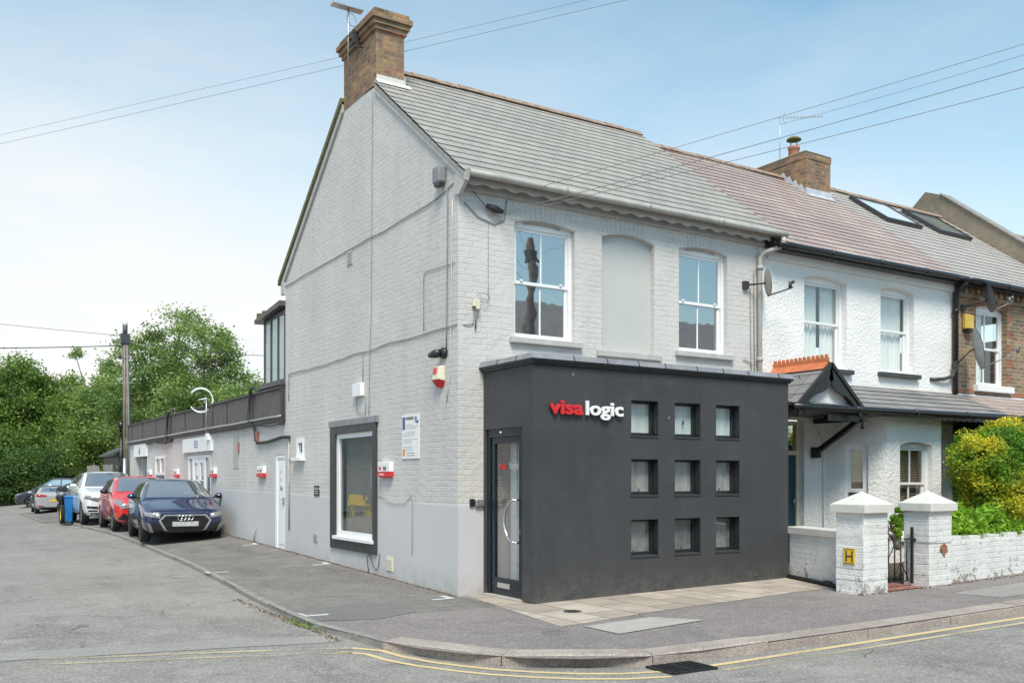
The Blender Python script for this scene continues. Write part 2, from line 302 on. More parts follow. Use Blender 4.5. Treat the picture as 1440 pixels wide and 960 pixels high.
glass('glass_side', (.16, .18, .175), 1.9, .02); glass('glass_frost', (.66, .70, .69), 1.8, .06); glass('glass_frost_dark', (.20, .21, .205), 1.9, .05); glass('glass_teal', (.30, .38, .38), 1.8, .06)
foliage('leaf_dark', (.03, .070, .02), (.15, .24, .06)); foliage('leaf_mid', (.05, .11, .025), (.28, .38, .08)); foliage('leaf_light', (.08, .15, .04), (.34, .44, .13))
foliage('leaf_bush', (.05, .16, .02), (.18, .40, .04), (.88, .74, .06)); foliage('leaf_bright', (.13, .32, .02), (.42, .66, .06))
# ------------------------------------------------------------ mesh helpers
def tag(o, label=None, cat=None, group=None, kind=None):
    for k, v in (('label', label), ('category', cat), ('group', group), ('kind', kind)):
        if v: o[k] = v
    return o
def empty(name, loc, label, cat, group=None, rz=0):
    o = bpy.data.objects.new(name, None); COL.objects.link(o); o.location = loc; o.rotation_euler = (0, 0, rz); o.empty_display_size = .3
    return tag(o, label, cat, group)
class MB:
    def __init__(s): s.v = []; s.f = []; s.m = []; s.sm = []; s.cur = 0; s.smooth = False
    def add(s, vs, fs, smooth=None):
        b = len(s.v); s.v += [tuple(x) for x in vs]; s.f += [tuple(i+b for i in f) for f in fs]
        s.m += [s.cur]*len(fs); s.sm += [s.smooth if smooth is None else smooth]*len(fs); return s
    def mat(s, i): s.cur = i; return s
    def box(s, a, b):
        x0, y0, z0 = [min(p, q) for p, q in zip(a, b)]; x1, y1, z1 = [max(p, q) for p, q in zip(a, b)]
        return s.add([(x0,y0,z0),(x1,y0,z0),(x1,y1,z0),(x0,y1,z0),(x0,y0,z1),(x1,y0,z1),(x1,y1,z1),(x0,y1,z1)],
                     [(0,3,2,1),(4,5,6,7),(0,1,5,4),(1,2,6,5),(2,3,7,6),(3,0,4,7)])
    def hexa(s, b4, t4):
        return s.add(list(b4)+list(t4), [(0,3,2,1),(4,5,6,7),(0,1,5,4),(1,2,6,5),(2,3,7,6),(3,0,4,7)])
    def prism(s, poly, vec):
        n = len(poly); vec = Vector(vec); P = [Vector(p) for p in poly]; tris = tessellate_polygon([P])
        vs = P+[p+vec for p in P]; fs = [tuple(t) for t in tris]+[tuple(i+n for i in reversed(t)) for t in tris]
        fs += [(i, (i+1) % n, (i+1) % n+n, i+n) for i in range(n)]
        return s.add(vs, fs)
    def bar(s, p, q, w, h=None, up=(0,0,1)):
        h = h or w; p = Vector(p); q = Vector(q); d = (q-p).normalized(); u = Vector(up)
        if abs(d.dot(u)) > .98: u = Vector((0,1,0)) if abs(d.y) < .9 else Vector((1,0,0))
        r = d.cross(u).normalized()*w/2; u = r.cross(d).normalized()*h/2
        return s.hexa([p-r-u, p+r-u, p+r+u, p-r+u], [q-r-u, q+r-u, q+r+u, q-r+u])
    def tube(s, pts, r, n=8, cap=True):
        P = [Vector(p) for p in pts]; rs = r if isinstance(r, (list, tuple)) else [r]*len(P); vs = []; u = None
        for i, p in enumerate(P):
            d = (P[min(i+1, len(P)-1)]-P[max(i-1, 0)]).normalized()
            if u is None: u = d.orthogonal().normalized()
            u = (u-d*u.dot(d)); u = u.normalized() if u.length > 1e-6 else d.orthogonal().normalized()
            w = d.cross(u)
            vs += [p+(u*math.cos(2*math.pi*k/n)+w*math.sin(2*math.pi*k/n))*rs[i] for k in range(n)]
        fs = [(i*n+k, i*n+(k+1) % n, (i+1)*n+(k+1) % n, (i+1)*n+k) for i in range(len(P)-1) for k in range(n)]
        if cap: fs += [tuple(reversed(range(n))), tuple((len(P)-1)*n+k for k in range(n))]
        return s.add(vs, fs, True)
    def lathe(s, prof, c=(0,0,0), axis='z', n=24):
        vs = []; c = Vector(c)
        for r, h in prof:
            for k in range(n):
                a = 2*math.pi*k/n; x, y = r*math.cos(a), r*math.sin(a)
                vs.append(c+Vector((x, y, h) if axis == 'z' else ((h, x, y) if axis == 'x' else (x, h, y))))
        fs = [(i*n+k, i*n+(k+1) % n, (i+1)*n+(k+1) % n, (i+1)*n+k) for i in range(len(prof)-1) for k in range(n)]
        return s.add(vs, fs, True)
    def build(s, name, mats, parent=None, loc=None, local=False, weld=False, bevel=0):
        me = bpy.data.meshes.new(name); o = bpy.data.objects.new(name, me); COL.objects.link(o)
        org = Vector((0,0,0))
        if parent is not None:
            o.parent = parent
            if not local:
                q = parent
                while q is not None: org += q.location; q = q.parent
        elif loc is not None: org = Vector(loc); o.location = org
        if loc is not None and parent is not None:
            if local: o.location = Vector(loc)
            else: o.location = Vector(loc)-org; org = Vector(loc)
        me.from_pydata([tuple(Vector(v)-org) for v in s.v] if not local else s.v, [], s.f)
        for m in (mats if isinstance(mats, (list, tuple)) else [mats]): me.materials.append(M[m])
        me.polygons.foreach_set('material_index', s.m); me.polygons.foreach_set('use_smooth', s.sm)
        bm = bmesh.new(); bm.from_mesh(me)
        if weld: bmesh.ops.remove_doubles(bm, verts=bm.verts, dist=1e-4)
        bmesh.ops.recalc_face_normals(bm, faces=bm.faces)
        if bevel: bmesh.ops.bevel(bm, geom=[e for e in bm.edges if len(e.link_faces) == 2 and e.calc_face_angle(0) > .5], offset=bevel, segments=1, affect='EDGES')
        bm.to_mesh(me); bm.free(); me.update()
        return o
def FR(y0):  # plane facing -Y : u=X, d=depth inward(+Y)
    return lambda u, d, z: (u, y0+d, z)
def SD(x0):  # plane facing -X : u=Y, d inward(+X)
    return lambda u, d, z: (x0+d, u, z)
def pbox(mb, pl, u0, u1, d0, d1, z0, z1): return mb.box(pl(u0, d0, z0), pl(u1, d1, z1))
def arch(u0, u1, z0, z1, rise, n=10):
    pts = [(u0, z0), (u1, z0)]
    for i in range(n+1):
        t = i/n; u = u1+(u0-u1)*t; pts.append((u, z1+rise*4*t*(1-t)))
    return pts
def wall(mb, pl, outer, holes, depth):
    loops = [[Vector((u, z, 0)) for u, z in outer]]+[[Vector((u, z, 0)) for u, z in h] for h in holes]
    flat = [p for l in loops for p in l]; tris = tessellate_polygon(loops)
    mb.add([pl(p.x, 0, p.y) for p in flat], [tuple(t) for t in tris])
    for h in holes:
        n = len(h); mb.add([pl(u, 0, z) for u, z in h]+[pl(u, depth, z) for u, z in h], [(i, (i+1) % n, (i+1) % n+n, i+n) for i in range(n)])
def wavy(a, b, n, amp, seed=0):
    out = []
    for i in range(n+1):
        t = i/n; p = Vector(a).lerp(Vector(b), t); out.append(p+Vector((0, 0, amp*noise.noise(Vector((i*.37+seed, seed, 0))))))
    return out
def roof(mb, x0, x1, y0, z0, slope, yr, gauge, t=.014, sag=.012, seed=0, xa=None):
    X0 = x0
    """slate courses from eave (y0,z0) up to the ridge yr; each course a real step"""
    ln = math.sqrt(1+slope*slope); L = (yr-y0)*ln; n = int(L/gauge)+1; nx = max(2, int((x1-x0)/.5))
    for k in range(n):
        s0 = k*gauge; s1 = min((k+1)*gauge, L)
        if s1-s0 < .01: break
        vs = []; x0 = xa(y0+(s0+s1)/2/ln) if xa else X0
        for i in range(nx+1):
            x = x0+(x1-x0)*i/nx
            def P(s, lift):
                y = y0+s/ln; z = z0+s*slope/ln + sag*noise.noise(Vector((x*.45+seed, s*.6, seed)))
                z += .0025*noise.noise(Vector((x*4+seed, k*3.1, 2)))
                return (x, y-lift*slope/ln, z+lift/ln)
            vs += [P(s0, -.004), P(s0, t), P(s1, .001)]
        fs = []
        for i in range(nx):
            a, b = i*3, (i+1)*3; fs += [(a, b, b+1, a+1), (a+1, b+1, b+2, a+2)]
        mb.add(vs, fs)
def ridge(mb, x0, x1, y, z, r=.11, step=.45, lift=0):
    n = max(1, int(abs(x1-x0)/step))
    for i in range(n):
        a = x0+(x1-x0)*i/n; b = x0+(x1-x0)*(i+1)/n-.012; zz = z+.012*noise.noise(Vector((i*1.3, y, z)))
        P = [(-r*1.05, -r*.72), (-r*.35, r*.02), (0, r*.16), (r*.35, r*.02), (r*1.05, -r*.72)]
        mb.prism([(a, y+p, zz+q) for p, q in P], (b-a, 0, 0))
def gutter(mb, a, b, r=.055):
    mb.tube(wavy(a, b, 14, .006, a[0]), r, 10)
    n = int((Vector(b)-Vector(a)).length/1.6)
    for i in range(1, n+1):
        p = Vector(a).lerp(Vector(b), i/(n+1)); d = (Vector(b)-Vector(a)).normalized()*.04; mb.tube([p-d, p+d], r*1.14, 10)
def textmesh(body, size, ext=.0, offset=0., align='LEFT', spacing=1.):
    cu = bpy.data.curves.new('t', 'FONT'); cu.body = body; cu.size = size; cu.extrude = ext; cu.offset = offset; cu.align_x = align; cu.space_character = spacing; cu.resolution_u = 3
    o = bpy.data.objects.new('t', cu); COL.objects.link(o); dg = bpy.context.evaluated_depsgraph_get(); me = bpy.data.meshes.new_from_object(o.evaluated_get(dg))
    bpy.data.objects.remove(o); vs = [v.co.copy() for v in me.vertices]; fs = [tuple(p.vertices) for p in me.polygons]; bpy.data.meshes.remove(me); return vs, fs
def text(mb, pl, body, u, z, size, d=-.004, ext=.001, offset=0., flip=False, align='LEFT', spacing=1., sx=1., vertical=False):
    """write on plane pl; flip for planes whose u runs right-to-left as seen"""
    vs, fs = textmesh(body, size, ext, offset, align, spacing); s = -1 if flip else 1
    mb.add([pl(u+s*v.x*sx, d-v.z, z+v.y) for v in vs], fs)
# ------------------------------------------------------------ ground
def clamp(v, a, b): return max(a, min(b, v))
def gz(x, y):
    k = 1-.75*clamp(-x/2., 0, 1)
    return .022*clamp(y, 0, 12)*k+.014*clamp(x, 0, 12)-.32*clamp((y-24)/7., 0, 1)
def rz(x, y): return gz(x, y)-(.092-.035*clamp((y+3.2)/1.7, 0, 1))
def sheet(name, poly, zf, mat, dz=0., step=1., kind='structure', extra=()):
    bm = bmesh.new(); vs = [bm.verts.new((x, y, 0)) for x, y in poly]; bm.faces.new(vs)
    bmesh.ops.triangulate(bm, faces=bm.faces[:])
    xs = [p[0] for p in poly]; ys = [p[1] for p in poly]
    def cuts(a, b):
        c = [-.0, 12, -2., -3.2, -1.5]+[a+step*i for i in range(1, int((b-a)/step)+1)]
        return [q for q in c if a+1e-3 < q < b-1e-3]
    for q in cuts(min(xs), max(xs)): bmesh.ops.bisect_plane(bm, geom=bm.verts[:]+bm.edges[:]+bm.faces[:], plane_co=(q, 0, 0), plane_no=(1, 0, 0))
    for q in cuts(min(ys), max(ys)): bmesh.ops.bisect_plane(bm, geom=bm.verts[:]+bm.edges[:]+bm.faces[:], plane_co=(0, q, 0), plane_no=(0, 1, 0))
    for v in bm.verts: v.co.z = zf(v.co.x, v.co.y)+dz
    bmesh.ops.recalc_face_normals(bm, faces=bm.faces[:])
    for f in bm.faces:
        if f.normal.z < 0: f.normal_flip()
    me = bpy.data.meshes.new(name); bm.to_mesh(me); bm.free(); me.materials.append(M[mat]); o = bpy.data.objects.new(name, me); COL.objects.link(o)
    return tag(o, kind=kind)
o = MB().add([(-900,-900,-.45),(900,-900,-.45),(900,900,-.45),(-900,900,-.45)], [(0,1,2,3)]).build('ground', 'soil'); tag(o, kind='structure')
sheet('road', [(-45,-40),(45,-40),(45,60),(-45,60)], rz, 'road', 0, 1.5)
K = [(-1.9,42),(-1.88,20.8),(-1.72,15.5),(-1.78,13.0),(-1.88,9.0),(-1.96,6.1),(-2.07,4.2),(-2.27,1.6),(-2.37,-.16),(-2.40,-1.1),(-2.36,-1.51),(-2.27,-2.1),(-2.22,-2.55),(-2.08,-3.05),(-1.85,-3.5),(-1.5,-3.95),(-1.1,-4.25),(-.6,-4.44),(0,-4.5),(.6,-4.53),(2.4,-4.63),(5,-4.68),(12,-4.8),(40,-5.2)]
i0 = 9
sheet('parking_bay', K[:i0+1]+[(0.02,-1.1),(0.02,42)], gz, 'parking', 0, 1.)
sheet('pavement', [(-2.40,-1.1)]+K[i0+1:]+[(40,.5),(0.02,.5),(0.02,-1.1)], gz, 'footway', 0, 1.)
sheet('paving_slabs', [(.10,-.04),(-.30,-2.74),(1.2,-2.52),(4.45,-2.3),(4.86,-1.15),(.36,-1.15),(.36,-.02)], gz, 'slabs', .004)
sheet('tarmac_patch', [(-2.33,-1.0),(-2.0,-.1),(-1.25,.12),(-.9,-.35),(-1.1,-.98),(-1.7,-1.25)], gz, 'patch_dark', .004)
sheet('tarmac_strip', [(-9,-1.28),(-5.2,-1.42),(-3.5,-1.75),(-2.45,-2.0),(-2.45,-1.66),(-3.3,-1.3),(-5.3,-.95),(-9,-.9)], rz, 'patch', .004)
sheet('tarmac_seam', [(5.2,-3.6),(7.6,-3.5),(7.4,-4.1),(5.3,-4.2)], gz, 'patch', .004)
c = sheet('access_cover', [(-.10,-2.86),(.86,-2.80),(1.2,-3.3),(-.08,-3.42)], gz, 'slab_cover', .008, kind=None)
tag(c, 'pale concrete access cover set in the pavement below the grid of small windows', 'access cover')
m = MB()
m.lathe([(0,0),(.10,0),(.105,-.004)], (.42,-1.95,gz(.42,-1.95)+.009)); c = m.build('stop_tap_cover', 'dark_frame', loc=(.42,-1.95,gz(.42,-1.95)))
tag(c, 'small round dark metal cover let into the paving slabs near the grey extension', 'drain cover')
c = MB().lathe([(0,0),(.13,0),(.135,-.004)], (-.55,-3.0,gz(0,0)+.006)).build('inspection_cover', 'patch_dark', loc=(-.55,-3.0,0)); tag(c, 'round dark cover sunk in the tarmac pavement near the kerb bend', 'inspection cover')
# kerb stones
def along(P, step):
    out = [Vector(P[0])]; acc = 0
    for a, b in zip(P, P[1:]):
        a, b = Vector(a), Vector(b); L = (b-a).length; t = step-acc
        while t < L: out.append(a.lerp(b, t/L)); t += step
        acc = (acc+L) % step
    out.append(Vector(P[-1])); return out
def kerb(name, P, width, step, mat, rise, jit=.004, gap=.006, drop=None):
    m = MB(); pts = along(P, step)
    for i in range(len(pts)-1):
        a, b = pts[i], pts[i+1]
        if (b-a).length < .02: continue
        def nrm(j):
            d = (pts[min(j+1, len(pts)-1)]-pts[max(j-1, 0)]).normalized(); return Vector((-d.y, d.x))
        d = (b-a).normalized(); a2 = a+d*gap; b2 = b-d*gap; na, nb = nrm(i), nrm(i+1); h = random.uniform(-jit, jit)
        def V(p, n, w, dz, up): q = p+n*w; return (q.x, q.y, (gz(q.x, q.y)+rise+h+dz) if up else rz(q.x, q.y)-.15)
        o_ = random.uniform(-.006, .006)
        vs = [V(a2,na,o_,0,0),V(b2,nb,o_,0,0),V(b2,nb,width,0,0),V(a2,na,width,0,0),
              V(a2,na,o_,-.018,1),V(b2,nb,o_,-.018,1),V(b2,nb,width,0,1),V(a2,na,width,0,1),V(a2,na,.03+o_,0,1),V(b2,nb,.03+o_,0,1)]
        m.add(vs, [(0,1,5,4),(4,5,9,8),(8,9,6,7),(1,2,6,9,5),(3,0,4,8,7),(2,3,7,6)])
    return tag(m.build(name, mat), kind='structure')
kerb('kerb', K[12:], .27, 1.35, 'granite', .010, .008)
kerb('edging', K[:13], .07, .9, 'concrete_kerb', .012, .003, .004)
def ribbon(name, P, off, w, mat, zf, dz=.004, closed=False):
    pts = along(P, .35); vs = []
    for i, p in enumerate(pts):
        d = (pts[min(i+1, len(pts)-1)]-pts[max(i-1, 0)]).normalized(); n = Vector((-d.y, d.x))
        for k in (off-w/2, off+w/2): q = p+n*k; vs.append((q.x, q.y, zf(q.x, q.y)+dz))
    return tag(MB().add(vs, [(2*i, 2*i+1, 2*i+3, 2*i+2) for i in range(len(pts)-1)]).build(name, mat), kind='structure')
YA = [(-2.45,-2.33),(-2.28,-2.42),(-2.2,-2.9),(-2.02,-3.4),(-1.72,-3.9),(-1.35,-4.3),(-.9,-4.58),(-.62,-4.66)]
ribbon('yellow_line', YA, 0, .065, 'yellow_paint', rz); ribbon('yellow_line', YA, -.20, .06, 'yellow_paint', rz)
YL = [(-12,-.8),(-5.33,-1.37),(-3.6,-1.92),(-2.45,-2.33)]
ribbon('yellow_line', YL, 0, .07, 'yellow_faded', rz); ribbon('yellow_line', YL, -.22, .065, 'yellow_faded', rz)
YR = [(-.12,-4.70),(1.5,-4.76),(4.7,-4.86),(12,-5.0),(40,-5.4)]
ribbon('yellow_line', YR, 0, .075, 'yellow_paint', rz); ribbon('yellow_line', YR, -.20, .07, 'yellow_faded', rz)
for (x, y, s) in ((-.36,-.14,1),(-.30,4.3,1),(-.30,8.35,1),(-2.12,-.62,-1),(-1.86,4.45,-1)):
    m = MB(); z = lambda a, b: gz(a, b)+.005
    for q in ([(x-.10*s,y-.04),(x+.22*s,y-.04),(x+.22*s,y+.04),(x-.10*s,y+.04)], [(x+.14*s,y+.042),(x+.22*s,y+.042),(x+.22*s,y+.26),(x+.14*s,y+.26)]):
        m.add([(a, b, z(a, b)) for a, b in q], [(0,1,2,3)])
    tag(m.build('bay_marking', 'white_paint'), kind='structure')
# drain grate in the gutter
gr = empty('drain_grate', (-.38,-4.66,rz(-.38,-4.66)), 'black iron drain grate in the gutter where the yellow lines break', 'drain')
m = MB(); zz = rz(-.38,-4.66)
for a, b in (((-.62,-4.47),(-.14,-4.50)),((-.62,-4.80),(-.14,-4.83)),((-.62,-4.47),(-.62,-4.80)),((-.14,-4.50),(-.14,-4.83)),((-.38,-4.48),(-.38,-4.82))): m.bar((*a,zz+.008),(*b,zz+.008),.022,.02)
m.build('rim', 'iron', gr)
for k in range(8): MB().bar((-.60+.062*k,-4.47,zz+.009),(-.60+.062*k+.03,-4.82,zz+.009),.016,.014).build('bar', 'iron', gr)
MB().box((-.615,-4.83,zz+.002),(-.135,-4.47,zz+.0035)).build('well', 'interior', gr)
# weeds / litter along kerb
def leaves(name, mat, pts, size, parent=None, loc=None, tint=None, gold=None, seed=1, squash=.55, label=None, cat=None, kind=None, flat=False):
    rng = np.random.default_rng(seed); P = np.asarray(pts, float); n = len(P)
    sz = size*rng.uniform(.6, 1.4, n)
    a = rng.normal(size=(n, 3)); a[:, 2] *= (.25 if flat else .7); a /= np.linalg.norm(a, axis=1)[:, None]
    b = rng.normal(size=(n, 3)); b -= (b*a).sum(1)[:, None]*a; b /= np.linalg.norm(b, axis=1)[:, None]
    A = a*sz[:, None]*.5; B = b*sz[:, None]*.5*squash
    V = np.stack([P-A, P+B-A*.1, P+A, P-B-A*.1], 1)
    org = np.array(loc if loc is not None else (0, 0, 0), float)
    if parent is not None:
        org = np.array(parent.location)
    V = (V-org).reshape(-1, 3); me = bpy.data.meshes.new(name); me.vertices.add(4*n); me.vertices.foreach_set('co', V.ravel().astype(np.float32))
    me.loops.add(4*n); me.loops.foreach_set('vertex_index', np.arange(4*n, dtype=np.int32)); me.polygons.add(n); me.polygons.foreach_set('loop_start', np.arange(0, 4*n, 4, dtype=np.int32))
    me.update(calc_edges=True); me.materials.append(M[mat])
    for nm, arr in (('tint', tint if tint is not None else rng.uniform(0, 1, n)), ('gold', gold)):
        if arr is not None:
            at = me.attributes.new(nm, 'FLOAT', 'FACE'); at.data.foreach_set('value', np.clip(np.asarray(arr, np.float32), 0, 1))
    o = bpy.data.objects.new(name, me); COL.objects.link(o)
    if parent is not None: o.parent = parent
    elif loc is not None: o.location = loc
    return tag(o, label, cat, None, kind)
rng = np.random.default_rng(3)
wp = []
for (x, y, s, n) in ((-2.42,-.75,.12,160),(-2.42,-.98,.10,120),(-2.40,-1.25,.13,120)):
    wp += [(x-.03+rng.normal()*.03, y+rng.normal()*s, rz(x-.05, y)+abs(rng.normal())*.025+.012) for _ in range(n//3)]
leaves('weeds', 'leaf_mid', wp, .030, loc=(-2.42,-.9,-.05), label=None, kind='stuff')
lp = [(-2.44+rng.normal()*.035, rng.uniform(-2.0, 1.6), 0) for _ in range(450)]; lp = [(x, y, rz(x-.05, y)+.008) for x, y, _ in lp]
o = leaves('leaf_litter', 'leaf_litter', lp, .022, loc=(-2.44,0,-.05), kind='stuff', flat=True)
lp = [(rng.uniform(4.1, 12), -3.0-abs(rng.normal())*.07, 0) for _ in range(1300)]+[(rng.uniform(-.03, -.0)-abs(rng.normal())*.03, rng.uniform(-.0, 12), 0) for _ in range(1800)]
lp = [(x, y, gz(x, y)+.006) for x, y, _ in lp]
leaves('leaf_litter', 'leaf_litter', lp, .02, loc=(5,-3,.06), kind='stuff', flat=True)
# ------------------------------------------------------------ window builder
def sash(par, pl, u0, u1, z0, z1, rise, dep, glassm='glass_dark', frame='white_upvc', sill='sill_grey', sillh=.08, cols=2, horns=True, curtain=None, fw=.055, top_light=None, sillproud=.07, vent=True, split=.5, bars=True, silld=.0):
    m = MB(); zt = z1+rise; d0 = dep; d1 = dep+.07
    pbox(m, pl, u0-.03, u0+fw, d0, d1, z0, zt); pbox(m, pl, u1-fw, u1+.03, d0, d1, z0, zt)
    pbox(m, pl, u0+fw, u1-fw, d0, d1, z1-.03, zt+.02); pbox(m, pl, u0+fw, u1-fw, d0-.012, d1, z0, z0+fw*.7)
    zm = z0+(z1-z0)*split; i0_, i1_ = u0+fw, u1-fw; s = .042
    for (a, b, dd) in ((zm-.02, z1-.03, .022), (z0+fw*.7, zm+.02, .046)):
        pbox(m, pl, i0_+.001, i0_+s, d0+dd, d0+dd+.03, a, b); pbox(m, pl, i1_-s, i1_-.001, d0+dd, d0+dd+.03, a, b)
        pbox(m, pl, i0_+s, i1_-s, d0+dd+.001, d0+dd+.029, b-s, b); pbox(m, pl, i0_+s, i1_-s, d0+dd+.001, d0+dd+.029, a, a+s)
        if bars:
            um = (u0+u1)/2; pbox(m, pl, um-.012, um+.012, d0+dd+.004, d0+dd+.026, a+s, b-s)
    if horns:
        for u in (i0_+.12*(u1-u0), i1_-.12*(u1-u0)): pbox(m, pl, u-.02, u+.02, d0+.002, d0+.03, zm+.021, zm+.045)
    w = m.build('window', frame, par)
    g_ = MB(); pbox(g_, pl, i0_+s-.005, i1_-s+.005, d0+.034, d0+.040, zm+.02, z1-.03-s+.005); g_.build('pane', glassm, w)
    g_ = MB(); pbox(g_, pl, i0_+s-.005, i1_-s+.005, d0+.058, d0+.064, z0+fw*.7+s-.005, zm-.018); g_.build('pane', glassm, w)
    if vent:
        v = MB(); pts = []; n = 8; a, b = u0+.2*(u1-u0), u1-.2*(u1-u0)
        for k in range(n+1):
            u = a+(b-a)*k/n; t = (u-u0)/(u1-u0); pts.append(pl(u, d0-.008, z1-.0+rise*4*t*(1-t)*.55+.0))
        v.tube(pts, .012, 6); v.build('trickle_vent', 'grey_paint', w)
    if sill:
        sm = MB(); pbox(sm, pl, u0-.08, u1+.10, -sillproud, d0+.06, z0-sillh-silld, z0-.002); sm.build('sill', sill, w, bevel=.006)
    if curtain:
        kind, mat_, spans = curtain; c_ = MB(); dd = d0+.13
        for a, b in spans:
            a_, b_ = u0+(u1-u0)*a, u0+(u1-u0)*b; n = max(4, int((b_-a_)/.018)); vs = []
            for k in range(n+1):
                u = a_+(b_-a_)*k/n; dz = .022*math.sin(k*1.35+math.sin(k*.4)*1.5); vs += [pl(u, dd+dz, z0+.02), pl(u, dd+dz, zt-.02)]
            c_.add(vs, [(2*k, 2*k+2, 2*k+3, 2*k+1) for k in range(n)], True)
        if kind == 'blind':
            c_ = MB(); k = z0+.03
            while k < zt: c_.add([pl(u0+.05, dd, k), pl(u1-.05, dd, k), pl(u1-.05, dd+.03, k+.035), pl(u0+.05, dd+.03, k+.035)], [(0,1,2,3)]); k += .042
        c_.build('curtain' if kind != 'blind' else 'blind', mat_, w)
        r_ = MB(); pbox(r_, pl, u0-.05, u1+.05, dd+.5, dd+.52, z0-.1, zt+.1); r_.build('room', 'interior', w)
    return w
# ------------------------------------------------------------ corner building
F0 = FR(0.); S0 = SD(0.)
cb = empty('corner_building', (0,0,0), 'tall pale grey painted brick corner building with steep slate roof and big brick chimney', 'building')
A1 = arch(.867, 1.88, 3.45, 5.02, .06); A2 = arch(2.36, 3.35, 3.38, 5.02, .09); A3 = arch(3.84, 4.86, 3.48, 5.05, .06)
m = MB(); wall(m, F0, [(0,-.4),(5.58,-.4),(5.58,5.47),(0,5.47)], [A1, A2, A3], .13)
m.build('front_wall', 'paint_front', cb)
R0 = .762
GB = [(0,-.4),(0,5.60),(.07,5.66),(2.6,7.58),(3.9,7.66),(6.88,5.50),(6.88,-.4)]
bigw = [(2.68,.56),(4.24,.56),(4.24,2.28),(2.68,2.28)]
smw = [(5.84,1.93),(6.22,1.93),(6.22,2.27),(5.84,2.27)]
m = MB(); wall(m, S0, GB, [bigw, smw], .12); m.build('gable_wall', 'paint_side', cb)
m = MB(); m.box((0.02,6.86,-.4),(5.58,6.88,5.5)); m.box((5.56,.01,5.0),(5.58,6.87,5.48)); m.build('rear_wall', 'paint_side', cb)
# brick arches over the windows (soldier course, painted)
for (a, zt, rs) in (((.867,1.88), 5.02, .06), ((2.36,3.35), 5.02, .09), ((3.84,4.86), 5.05, .06)):
    m = MB(); n = 14
    for k in range(n):
        t = (k+.5)/n; u = a[0]-.05+(a[1]-a[0]+.1)*t; z = zt+rs*4*t*(1-t)+.01; lean = (t-.5)*.16
        w_ = (a[1]-a[0]+.1)/n/2-.005
        m.hexa([F0(u-w_, -.004-random.random()*.003, z), F0(u+w_, -.004-random.random()*.003, z), F0(u+w_, .02, z), F0(u-w_, .02, z)],
               [F0(u-w_+lean, -.004, z+.225), F0(u+w_+lean, -.004, z+.225), F0(u+w_+lean, .02, z+.225), F0(u-w_+lean, .02, z+.225)])
    m.build('brick_arch', 'paint_front', cb)
sash(cb, F0, .867, 1.88, 3.45, 5.0, .08, .085, curtain=None)
sash(cb, F0, 3.84, 4.86, 3.48, 5.03, .08, .085)
m = MB(); pbox(m, F0, 2.3, 3.4, .09, .12, 3.3, 5.2); m.build('blocked_window', 'grey_render', cb)
m = MB(); pbox(m, F0, 2.26, 3.46, -.06, .09, 3.29, 3.378); m.build('sill', 'sill_grey', cb, bevel=.006)
# roof
rf_m = MB(); roof(rf_m, -.05, 5.88, -.24, 5.485, R0, 3.36, .238, .011, .022, 3, lambda y: -.05 if y < 2.62 else .40)
m2_ = MB(); roof(m2_, -.05, 5.88, -.24, 5.485, R0, 3.36, .238, xa=lambda y: -.05 if y < 2.75 else .40)
for (x, y, z) in [(x, 6.72-y, z) for x, y, z in m2_.v]: pass
rf_m.add([(x, 6.72-y, z) for x, y, z in m2_.v], m2_.f)
rf_m.prism([(.40,-.22,5.46),(.40,3.36,8.19),(.40,6.94,5.46),(.40,6.94,5.42),(.40,3.36,8.13),(.40,-.22,5.42)], (5.46,0,0))
rf_m.prism([(-.045,-.22,5.46),(-.045,2.6,7.61),(-.045,2.6,7.56),(-.045,-.22,5.42)], (.44,0,0)); rf_m.prism([(-.045,6.94,5.46),(-.045,3.9,7.77),(-.045,3.9,7.72),(-.045,6.94,5.42)], (.44,0,0))
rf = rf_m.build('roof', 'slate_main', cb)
m = MB(); ridge(m, .5, 5.9, 3.36, 8.27, .12); m.build('ridge_tiles', 'ridge_tile', rf)
m = MB(); m.prism([(-.035,-.26,5.44),(-.035,2.60,7.60),(-.035,2.60,7.48),(-.035,-.16,5.40),(-.035,-.26,5.36)], (.045,0,0)); m.build('verge_board', 'sill_grey', rf)
m = MB(); m.prism([(-.075,3.9,7.83),(-.075,7.12,5.38),(-.075,7.12,5.28),(-.075,3.9,7.73)], (.08,0,0)); m.build('verge_trim', 'moss', rf)
m = MB(); m.prism([(-.04,3.9,7.72),(-.04,7.04,5.33),(-.04,7.04,5.08),(-.04,6.86,5.08),(-.04,6.86,5.33),(-.04,3.9,7.60)], (.045,0,0)); m.build('verge_board', 'sill_grey', rf)
m = MB(); m.prism([(-.03,-.30,5.5),(-.03,.06,5.5),(-.03,.06,5.25),(-.03,-.06,5.22),(-.03,-.26,5.38)], (.05,0,0)); m.build('eaves_end', 'sill_grey', rf)
# wavy fascia below gutter
m = MB(); pts = []; n = 130
for k in range(n+1):
    x = .05+5.65*k/n; pts.append((x, 5.36+.018*math.cos(x*2*math.pi/.31)))
m.add([(x, -.17, z) for x, z in pts]+[(x, -.17, 5.48) for x, z in pts]+[(x, -.14, z) for x, z in pts], [(k, k+1, k+n+2, k+n+1) for k in range(n)]+[(k, k+1, k+2*n+3, k+2*n+2) for k in range(n)])
m.box((.03,-.14,5.44),(5.72,-.005,5.47)); m.box((.03,-.05,5.30),(5.70,-.004,5.44)); m.build('bargeboard', 'grey_paint', rf)
m = MB(); gutter(m, (0.03,-.27,5.46), (5.93,-.27,5.48), .046); m.build('gutter', 'grey_paint', rf)
m = MB(); m.tube([(5.84,-.28,5.42),(5.84,-.28,5.33),(5.80,-.24,5.27),(5.58,-.1,5.18),(5.53,-.065,5.10),(5.53,-.06,5.0),(5.53,-.06,.1)], .04, 10)
